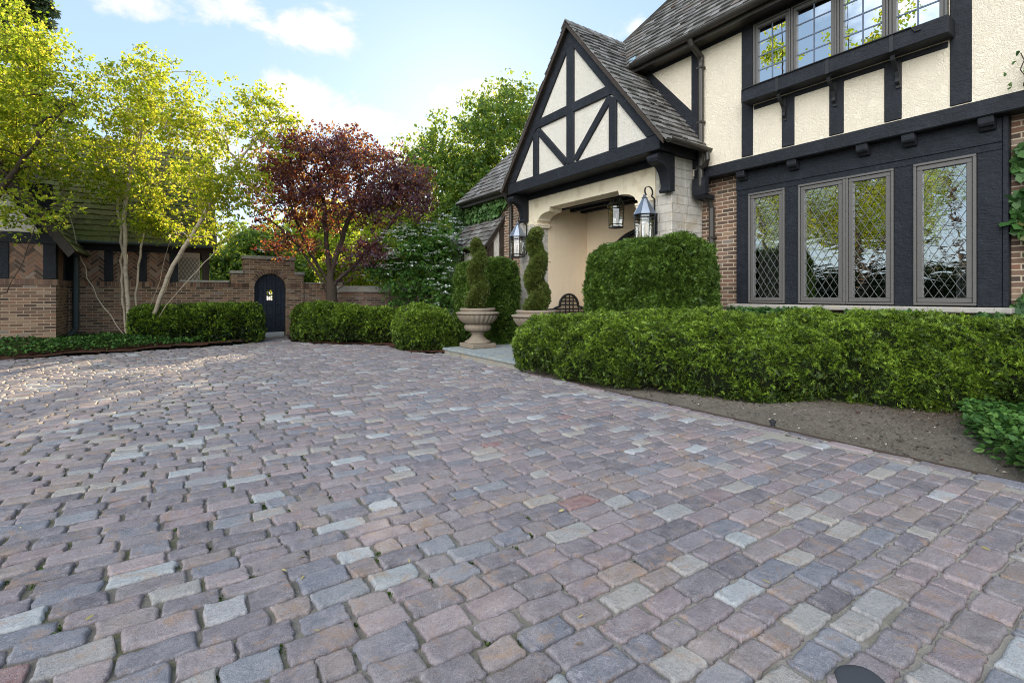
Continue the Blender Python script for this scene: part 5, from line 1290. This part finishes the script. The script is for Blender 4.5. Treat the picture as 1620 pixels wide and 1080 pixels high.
# viburnum with flat white flower heads
b5 = at(668, 500, 14.3); b5[2] = .03
tree('viburnum_bush', 'spreading green viburnum bush dotted with flat white flower clusters', 'shrub', tuple(b5),
     [[b5] + path([(664, 440, 13.6), (656, 380, 13.6)]), [b5 + (.05, 0, 0)] + path([(686, 440, 13.5), (711, 390, 13.4)]), [b5 + (-.05, 0, 0)] + path([(636, 450, 13.7), (606, 410, 13.8)])],
     [blob(664, 395, 13.6, 1.0, .9, .65), blob(696, 400, 13.4, .55, .6, .8), blob(616, 425, 13.7, .6, .7, .35), blob(696, 455, 13.2, .55, .5, .6), blob(651, 455, 13.5, .7, .6, .5)],
     260, 11000, None, (M['bark'], M['leaf_viburnum']), 66, .045, .095, spread=.12, near=.03, up_pen=.3)
vb = bpy.data.objects['viburnum_bush']; rng = np.random.default_rng(67)
cen = np.array([blob(664, 395, 13.6, 0, 0, 0)[:3], blob(701, 395, 13.4, 0, 0, 0)[:3], blob(616, 425, 13.7, 0, 0, 0)[:3], blob(701, 460, 13.2, 0, 0, 0)[:3]])
rad = np.array([(1.15, 1.05, .78), (.66, .72, .95), (.75, .8, .48), (.6, .6, .7)])
k = rng.choice(4, 190, p=(.38, .3, .14, .18)); u = unit(rng.normal(0, 1, (190, 3)) + np.array((-.5, -.8, .5))); hd = cen[k] + u * rad[k]
P = np.repeat(hd, 16, 0) + rng.normal(0, 1, (190 * 16, 3)) * (.052, .052, .010)
v, f = scatter(LEAF_DIAMOND, P, unit(rng.normal(0, 1, P.shape) * (1, 1, .2)), unit(np.array((0, 0, 1)) + rng.normal(0, .3, P.shape)), rng.uniform(.035, .06, len(P)), rng)
np_mesh('flower_heads', v, f, M['petal'], vb)
# fallen leaves on the cobbles
rng = np.random.default_rng(81); n = 70
d = rng.uniform(1.6, 6, n); px = rng.uniform(0, 1600, n); P = np.array([at(a, 467, b) for a, b in zip(px, d)]); P[:, 2] = .014
P = P[P[:, 0] < EDGE_X - .05]
v, f = scatter(LEAF_OVAL, P, unit(rng.normal(0, 1, P.shape) * (1, 1, .1)), unit(rng.normal(0, .25, P.shape) + (0, 0, 1)), rng.uniform(.016, .045, len(P)), rng, .5)
o = np_mesh('leaf_litter', v, f, M['dry_leaf']); tag(o, 'scattered dry yellow leaf bits lying on the cobbles', 'leaf litter', kind='stuff')
# moss tufts in the joints
n = 1500; idx = rng.choice(len(C), n); cc = C[idx]; sd = rng.choice([-1, 1], n)
P = np.stack([cc[:, 0] + sd * (cc[:, 2] + .006) + rng.normal(0, .004, n), cc[:, 1] + rng.uniform(-1, 1, n) * cc[:, 3], np.full(n, -.010)], 1)
keep = lumps(P, np.random.default_rng(5), 1.0, 1.6) + .5 * (P[:, 0] < 1.0) > .45; P = P[keep]
P = np.repeat(P, 14, 0) + rng.normal(0, .009, (len(P) * 14, 3)) * (.6, 1.2, .25)
v, f = scatter(LEAF_DIAMOND, P, unit(rng.normal(0, .6, P.shape) + (0, 0, .9)), unit(rng.normal(0, 1, P.shape)), rng.uniform(.006, .014, len(P)), rng)
o = np_mesh('moss', v, f, M['leaf_yew']); tag(o, 'tiny green moss tufts growing in the cobble joints', 'moss', kind='stuff')
# crumbs of soil
n = 15000; P = np.stack([rng.uniform(EDGE_X + .03, 7.0, n), rng.uniform(-.6, 4.6, n), np.zeros(n)], 1); P[:, 2] = .05 * np.clip(P[:, 0] - 4.7, 0, 3) - .02 + lumps(P * (1, 1, 0), np.random.default_rng(3), .022, 2.5)
TET = (np.array([(-.5, -.3, -.2), (.5, -.35, -.2), (.05, .55, -.2), (0, 0, .55)]), np.array([[0, 1, 3], [1, 2, 3], [2, 0, 3]]))
v, f = scatter(TET, P, unit(rng.normal(0, 1, P.shape) * (1, 1, .3)), unit(rng.normal(0, .4, P.shape) + (0, 0, 1)), rng.uniform(.008, .034, n) * rng.uniform(.4, 1.3, n), rng)
o = np_mesh('soil_crumbs', v, f, M['soil']); tag(o, 'loose crumbs of dry soil on the bare planting bed', 'soil', kind='stuff')
n = 150; P = np.stack([rng.uniform(EDGE_X + .05, 6.6, n), rng.uniform(-.5, 5, n), np.zeros(n)], 1); P[:, 2] = .05 * np.clip(P[:, 0] - 4.7, 0, 3) - .005
v, f = scatter(LEAF_OVAL, P, unit(rng.normal(0, 1, P.shape) * (1, 1, .1)), unit(rng.normal(0, .4, P.shape) + (0, 0, 1)), rng.uniform(.02, .055, n), rng, .7)
o = np_mesh('leaf_mould', v, f, M['mulch']); tag(o, 'dead brown leaves lying on the bare soil below the long hedge', 'leaf litter', kind='stuff')
# pebbles and chips on the bare soil
n = 900; P = np.stack([rng.uniform(EDGE_X + .05, 6.6, n), rng.uniform(-.5, 5, n), np.full(n, .0)], 1); P[:, 2] = .012 + .05 * np.clip(P[:, 0] - 4.7, 0, 3) - .012
v, f = scatter(LEAF_DIAMOND, P, unit(rng.normal(0, 1, P.shape) * (1, 1, .1)), unit(rng.normal(0, .3, P.shape) + (0, 0, 1)), rng.uniform(.006, .022, n) * rng.uniform(.5, 1.3, n), rng)
o = np_mesh('wood_chips', v, f, M['chip']); tag(o, 'pale chips and crumbs scattered on the bare soil bed', 'litter', kind='stuff')
# ================================================================== urns with spiral topiaries
URN_L, URN_R = (5.20, 9.02), (5.40, 7.22)
LZ = .105
def make_urn(x, y):
    root = thing('stone_urn', 'weathered stone urn holding a spiral topiary, at the outer left corner of the landing', 'urn', (x, y, LZ), 'pair of entrance urns')
    m = MB(); m.box(x - .285, x + .285, y - .285, y + .285, LZ, LZ + .095); m.build('plinth', M['urn'], root, bevel=.014)
    gad = lambda th, i: 1.0
    c = (x, y, LZ)
    m = MB(); m.lathe([(.27, .096), (.28, .11), (.265, .135), (.20, .17), (.15, .215), (.128, .26), (.128, .285), (.15, .30), (.155, .315), (.14, .33)], c, 40); m.build('foot', M['urn'], root, smooth=True)
    rib = lambda th, i: 1 + .035 * abs(math.cos(9 * th)) - .02
    m = MB(); m.lathe([(.14, .33), (.22, .345), (.272, .385), (.285, .43), (.27, .475), (.235, .495)], c, 72, rib); m.build('lower_bowl', M['urn'], root, smooth=True)
    rib2 = lambda th, i: 1 + (.07 * (abs(math.cos(12 * th)) ** .7) - .045) * (1 if 0 < i < 6 else .3)
    m = MB(); m.lathe([(.245, .497), (.30, .515), (.355, .56), (.395, .61), (.415, .655), (.42, .68), (.40, .69)], c, 144, rib2); m.build('gadrooned_bowl', M['urn'], root, smooth=True)
    rib3 = lambda th, i: 1 + (.012 * math.cos(24 * th) if i in (1, 2, 3) else 0)
    m = MB(); m.lathe([(.38, .688), (.445, .70), (.460, .718), (.450, .738), (.395, .748), (.355, .758), (.36, .775), (.375, .785), (.378, .808), (.365, .825), (.335, .828), (.32, .80), (.31, .74), (.01, .735)], c, 120, rib3); m.build('rim', M['urn'], root, smooth=True)
    m = MB(); m.lathe([(.305, .737), (.30, .775), (.15, .79), (.01, .795)], c, 24); m.build('potting_soil', M['mulch'], root, smooth=True)
    return root
u1 = make_urn(*URN_L)
u2 = copy_tree(u1); u2.location = (URN_R[0], URN_R[1], LZ); u2.rotation_euler.z = .2
u2['label'] = 'weathered stone urn holding a spiral topiary, half hidden behind the end of the front hedge'
def topiary(x, y, H_, label, seed, ph):
    rng = np.random.default_rng(seed); z0 = LZ + .79; root = thing('spiral_topiary', label, 'topiary', (x, y, z0), 'pair of spiral topiaries')
    nz, na = 90, 28; V = np.zeros((nz, na, 3))
    for i in range(nz):
        t = i / (nz - 1); a = ph + t * 2 * PI * 2.35; R = (.105 * (1 - t) ** .7 + .075) * (1 if t < .95 else max(.05, (1 - t) / .05) ** .5)
        if t < .05: R *= .75 + 5 * t
        off = .036 * (1 - t * .35)
        cx_, cy_ = x + off * math.cos(a), y + off * math.sin(a)
        for j in range(na):
            th = 2 * PI * j / na; q = ((a - th) / (2 * PI)) % 1.0; gr_ = math.exp(-((q - .5) / .15) ** 2); Rr = R * (1.06 - .30 * gr_)
            V[i, j] = (cx_ + Rr * math.cos(th), cy_ + Rr * math.sin(th), z0 + t * H_ - .03 * gr_)
    I = np.arange(nz * na).reshape(nz, na); Q = np.stack([I[:-1], np.roll(I[:-1], -1, 1), np.roll(I[1:], -1, 1), I[1:]], -1).reshape(-1, 4)
    Vf = V.reshape(-1, 3); axis_ = np.repeat(V.mean(1), na, 0); Vf = Vf + unit(Vf - axis_) * (lumps(Vf, rng, .016, 13) + lumps(Vf, rng, .010, 32))[:, None]
    shrunk = (V - V.mean(1, keepdims=True)) * .82 + V.mean(1, keepdims=True)
    np_mesh('branches', shrunk.reshape(-1, 3), Q, M['core'], root, smooth=True)
    v, f = clothe(Vf, Q, 19000, .038, rng, SPRIG7, .020, updir=.8); np_mesh('foliage', v, f, M['leaf_thuja'], root)
    m = MB(); m.tube([(x, y, z0 - .03), (x, y, z0 + H_ * .8)], [.02, .008], 8); m.build('stem', M['bark'], root)
    return root
topiary(*URN_L, 1.50, 'corkscrew clipped thuja topiary growing in the outer left urn', 91, 1.2)
topiary(*URN_R, 1.52, 'corkscrew clipped thuja topiary growing in the urn nearer the porch and hedge', 92, 2.6)

# ================================================================== lanterns
def lantern(name, label, cx, cy, zb, r, hb, hr, wall_x=None, group=None, n=8, simple=False):
    root = thing(name, label, 'lantern', (cx, cy, zb), group)
    ang = [2 * PI * (i + .5) / n for i in range(n)]
    rb = r * .88
    P = lambda rad, a, z: (cx + rad * math.cos(a), cy + rad * math.sin(a), z)
    m = MB(); br = .0085 if not simple else .007
    for a in ang: m.tube([P(rb, a, zb), P(r, a, zb + hb)], br, 4)
    for rad, z in ((rb, zb), (rb * 1.01, zb + hb * .13), (r * .985, zb + hb * .88), (r, zb + hb)):
        for i in range(n): m.tube([P(rad, ang[i], z), P(rad, ang[(i + 1) % n], z)], br * 1.15, 4)
    m.lathe([(rb * .98, -.012), (rb * .98, 0), (.03, .004)], (cx, cy, zb), n)
    m.build('lantern_frame', M['iron'], root)
    m = MB()
    for i in range(n):
        j = (i + 1) % n; m.poly([P(rb * .99, ang[i], zb + .004), P(rb * .99, ang[j], zb + .004), P(r * .99, ang[j], zb + hb - .004), P(r * .99, ang[i], zb + hb - .004)])
    m.build('lantern_glass', M['glass_lantern'], root, fix=False)
    m = MB(); zt_ = zb + hb + .01
    for i in range(n):
        j = (i + 1) % n; m.poly([P(r * 1.08, ang[i], zt_), P(r * 1.08, ang[j], zt_), P(r * .24, ang[j], zt_ + hr), P(r * .24, ang[i], zt_ + hr)])
        if simple: continue
    m.poly([P(r * .24, a, zt_ + hr) for a in ang]); m.poly([P(r * 1.08, a, zt_) for a in ang][::-1])
    rf = m.build('lantern_roof', M['glass_lantern' if simple else 'lantern_roof'], root)
    m = MB()
    for a in ang: m.tube([P(r * 1.085, a, zt_), P(r * .245, a, zt_ + hr)], .006, 4)
    m.lathe([(r * .26, 0), (r * .30, .012), (r * .20, .03), (.018, .045), (.028, .06), (.018, .078), (.004, .082)], (cx, cy, zt_ + hr), 12); m.build('roof_ribs', M['lantern_roof'], rf)
    for i in range(1 if simple else 3):
        a = 2 * PI * i / 3 + .4; q = (cx + r * .36 * math.cos(a), cy + r * .36 * math.sin(a), zb)
        m = MB(); m.lathe([(.024, .0), (.024, hb * .62), (.018, hb * .66), (.008, hb * .74), (.001, hb * .76)], q, 10); m.build('candle', M['candle'], root, smooth=True)
    ztop_ = zt_ + hr + .075
    if wall_x is not None:
        m = MB(); dxw = wall_x - cx; pts = []
        for i in range(17):     # crook: rises from the wall plate, loops over and curls into the finial
            t = i / 16; a = -.25 * PI + t * 1.55 * PI
            pts.append((cx + .10 + .115 * math.cos(a) * (1 - .25 * t), cy, ztop_ + .06 + .10 * math.sin(a) * (1 - .2 * t)))
        pts = [(wall_x - .02, cy, zb + hb * .75), (wall_x - .025, cy, zb + hb + .05), (wall_x - .03, cy, ztop_ - .05)] + pts
        m.strap(pts, .028, .010, (0, 1, 0)); m.box(wall_x - .018, wall_x - .003, cy - .05, cy + .05, zb + hb * .35, zb + hb + .06)
        m.box(wall_x - .03, wall_x - .018, cy - .014, cy + .014, zb + .08, zb + hb * .8); m.tube([(cx + rb * .9, cy, zb + .03), (wall_x - .02, cy, zb + .10)], .012, 6)
        m.build('lantern_hook', M['iron'], root)
    else:
        m = MB(); m.tube([(cx, cy, ztop_ - .02), (cx, cy, 3.375)], .008, 6); m.lathe([(.06, 0), (.06, -.015), (.02, -.03)], (cx, cy, 3.378), 14); m.build('hanging_rod', M['iron'], root)
    return root
lantern('wall_lantern', 'tall eight sided glass lantern on the right porch pier, rising above the hedge block', 6.75, 5.87, 2.12, .185, .48, .28, PX - .004, 'porch wall lanterns')
lantern('wall_lantern', 'tall eight sided glass lantern on the left porch pier, beside brick', 6.75, 9.78, 2.12, .185, .48, .28, PX - .004, 'porch wall lanterns')
lantern('hanging_lantern', 'dark wire framed lantern hanging from the porch ceiling inside the arch', 7.85, 7.62, 2.67, .185, .45, .26, None, None, 8, True)

# ================================================================== bench in the porch
Bn = thing('garden_bench', 'black bench with an arched slatted back against the porch side wall', 'bench', (7.95, 9.1, LZ))
m = MB(); by = 9.33
def bz(x):
    u = (x - 7.98) / .30
    return LZ + .82 + (.30 * math.sqrt(max(0, 1 - u * u)) if abs(u) < 1 else 0)
top = [(7.32, by, LZ + .62)] + [(7.32 + .36 * t, by, LZ + .62 + .20 * math.sin(t * PI / 2)) for t in (.25, .5, .75, 1)]
arc = [(7.98 - .30 * math.cos(a), by, LZ + .82 + .30 * math.sin(a)) for a in np.linspace(0, PI, 13)]
end = [(8.28 + .34 * t, by, LZ + .82 - .20 * (1 - math.cos(t * PI / 2))) for t in (.25, .5, .75, 1)]
pts = top + arc + end; m.strap(pts, .05, .045, (0, 1, 0))
for z in (.50, .58, .66, .74): m.box(7.33, 8.61, by - .01, by + .01, LZ + z, LZ + z + .035)
for z in (.84, .93, 1.02):
    w = .30 * math.sqrt(max(0, 1 - ((z - .82) / .30) ** 2)); m.box(7.98 - w, 7.98 + w, by - .01, by + .01, LZ + z, LZ + z + .032)
for x in (7.5, 7.68, 7.86, 7.98, 8.10, 8.28, 8.45): m.box(x - .014, x + .014, by - .022, by - .011, LZ + .45, bz(x) - .02 if abs(x - 7.98) < .3 else LZ + .78)
m.build('backrest', M['iron'], Bn)
m = MB()
for i in range(6): m.box(7.33, 8.61, 8.86 + i * .075, 8.86 + i * .075 + .06, LZ + .42, LZ + .445)
m.build('seat', M['iron'], Bn)
for x, y, h in ((7.34, 8.88, .64), (8.60, 8.88, .64), (7.34, 9.325, .66), (8.60, 9.325, .66)):
    m = MB(); m.box(x - .026, x + .026, y - .026, y + .026, LZ, LZ + h); m.build('leg', M['iron'], Bn)
for x in (7.34, 8.60):
    m = MB(); m.strap([(x, 8.84, LZ + .66), (x, 8.95, LZ + .675), (x, 9.30, LZ + .665)], .055, .03, (1, 0, 0)); m.build('armrest', M['iron'], Bn)
# small black irrigation head at the bed edge
sx, sy = on_g(1229, 672); sx = EDGE_X + .045
S = thing('sprinkler_head', 'small black plastic sprinkler head at the edge of the bare soil bed', 'sprinkler', (sx, sy, 0))
m = MB(); m.lathe([(.020, -.03), (.020, .030), (.029, .032), (.030, .048), (.025, .052), (.010, .054)], (sx, sy, 0), 18); m.build('cap', M['rubber'], S, smooth=False)
m = MB(); m.lathe([(.008, .054), (.008, .064), (.004, .066)], (sx, sy, 0), 10); m.build('nozzle', M['rubber'], S)
# ================================================================== sky, sun, camera
SUN_EL = math.radians(21.0); sx_, sy_ = .478, .878
SUN_AZ = math.atan2(sx_, sy_)
w = bpy.data.worlds.new('World'); scene.world = w; w.use_nodes = True
nt = w.node_tree; nt.nodes.clear()
t = NT.__new__(NT); t.t = nt
out = nt.nodes.new('ShaderNodeOutputWorld')
sky = t.n('TexSky', sky_type='NISHITA', sun_disc=False, sun_elevation=SUN_EL, sun_rotation=SUN_AZ, altitude=200.0, air_density=1.0, dust_density=0.35, ozone_density=2.0)
g = t.n('TexCoord').outputs['Generated']
sep = t.n('SeparateXYZ', {0: g})
veil = t.n('Background', {'Color': t.ramp(sep.outputs[2], [(0, (.72, .86, 1.0)), (.25, (.60, .79, 1.0)), (.6, (.50, .72, 1.0)), (1, (.42, .65, 1.0))]), 'Strength': VEIL_S})
nis = t.n('Background', {'Color': sky.outputs[0], 'Strength': SKY_S})
bg = t.n('AddShader', {0: nis, 1: veil})      # thin high haze in front of the blue
# fair weather clouds: a few soft cumulus at their places in the sky; an unseen bright layer is added behind the viewer to light ground and facade
def cdir(px, py):
    a = np.array(ray(px, py)); return a / np.linalg.norm(a)
nz = t.n('TexNoise', {'Vector': t.scaled(g, (1, 1, 1.6)), 'Scale': 9.0, 'Detail': 9.0, 'Roughness': .62, 'Distortion': .25}).outputs[0]
nz2 = t.n('TexNoise', {'Vector': t.scaled(g, (1, 1, 1.6)), 'Scale': 2.6, 'Detail': 8.0, 'Roughness': .6}).outputs[0]
acc = None
for px, py, rw, rh in ((505, 48, .080, .045), (370, 8, .075, .030), (215, -4, .06, .022), (488, 150, .060, .032), (705, 160, .045, .020), (770, 150, .055, .022), (1005, 48, .065, .024), (590, 200, .09, .026), (478, 185, .08, .028), (330, 250, .10, .05), (640, 235, .12, .035), (545, 22, .05, .025)):
    c = cdir(px, py)
    v = t.n('VectorMath', {0: g, 1: tuple(c)}, operation='SUBTRACT').outputs[0]
    v = t.n('VectorMath', {0: v, 1: (1 / rw, 1 / rw, 1 / rh)}, operation='MULTIPLY').outputs[0]
    d = t.n('VectorMath', {0: v}, operation='LENGTH').outputs['Value']
    k = t.math('SUBTRACT', 1.0, t.math('MULTIPLY', d, .5), clamp=True)
    acc = k if acc is None else t.math('MAXIMUM', acc, k)
lo = t.math('ADD', t.math('MULTIPLY', acc, .85), t.math('MULTIPLY', t.math('SUBTRACT', nz, .5), 1.9))
cum = t.ramp(lo, [(.34, (0, 0, 0)), (.74, (1, 1, 1))], 'EASE')
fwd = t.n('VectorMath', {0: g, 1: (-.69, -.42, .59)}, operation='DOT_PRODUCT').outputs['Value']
hi = t.math('ADD', t.math('MULTIPLY', t.math('SUBTRACT', fwd, FILL_0), 2.2), t.math('MULTIPLY', t.math('SUBTRACT', nz2, .5), 1.3))
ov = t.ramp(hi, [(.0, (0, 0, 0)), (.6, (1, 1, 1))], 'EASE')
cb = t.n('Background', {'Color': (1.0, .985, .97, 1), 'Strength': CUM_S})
ob = t.n('Background', {'Color': (.93, .96, 1.0, 1), 'Strength': FILL_S})
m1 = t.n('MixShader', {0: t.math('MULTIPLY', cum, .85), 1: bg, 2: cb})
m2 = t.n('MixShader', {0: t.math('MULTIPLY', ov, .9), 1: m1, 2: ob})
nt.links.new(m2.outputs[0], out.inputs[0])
L = bpy.data.lights.new('sun', 'SUN'); L.energy = 5.0; L.angle = math.radians(.53); L.color = (1.0, .80, .52)
so = bpy.data.objects.new('sun', L); COL.objects.link(so)
dv = Vector((math.sin(SUN_AZ) * math.cos(SUN_EL), math.cos(SUN_AZ) * math.cos(SUN_EL), math.sin(SUN_EL)))
so.rotation_euler = dv.to_track_quat('Z', 'Y').to_euler(); so.location = (0, 0, 30)
cam = bpy.data.cameras.new('camera'); co = bpy.data.objects.new('camera', cam); COL.objects.link(co)
cam.sensor_width = 36; cam.lens = 36 * F / 1620; cam.shift_y = -73 / 1620; cam.clip_start = .05; cam.clip_end = 600
co.location = (0, 0, CAMH); co.rotation_euler = (PI / 2, 0, -YAW)
scene.camera = co
scene.view_settings.view_transform = 'Standard'; scene.view_settings.look = 'None'; scene.view_settings.gamma = 1; scene.view_settings.exposure = EXPO
scene.cycles.max_bounces = 8; scene.cycles.transparent_max_bounces = 12; scene.cycles.diffuse_bounces = 4; scene.cycles.glossy_bounces = 3; scene.cycles.transmission_bounces = 4
scene.cycles.sample_clamp_indirect = 6.0
scene.cycles.use_denoising = True
scene.cycles.denoising_prefilter = 'NONE'
scene.cycles.filter_width = 1.0
scene.cycles.sample_clamp_direct = 0.0
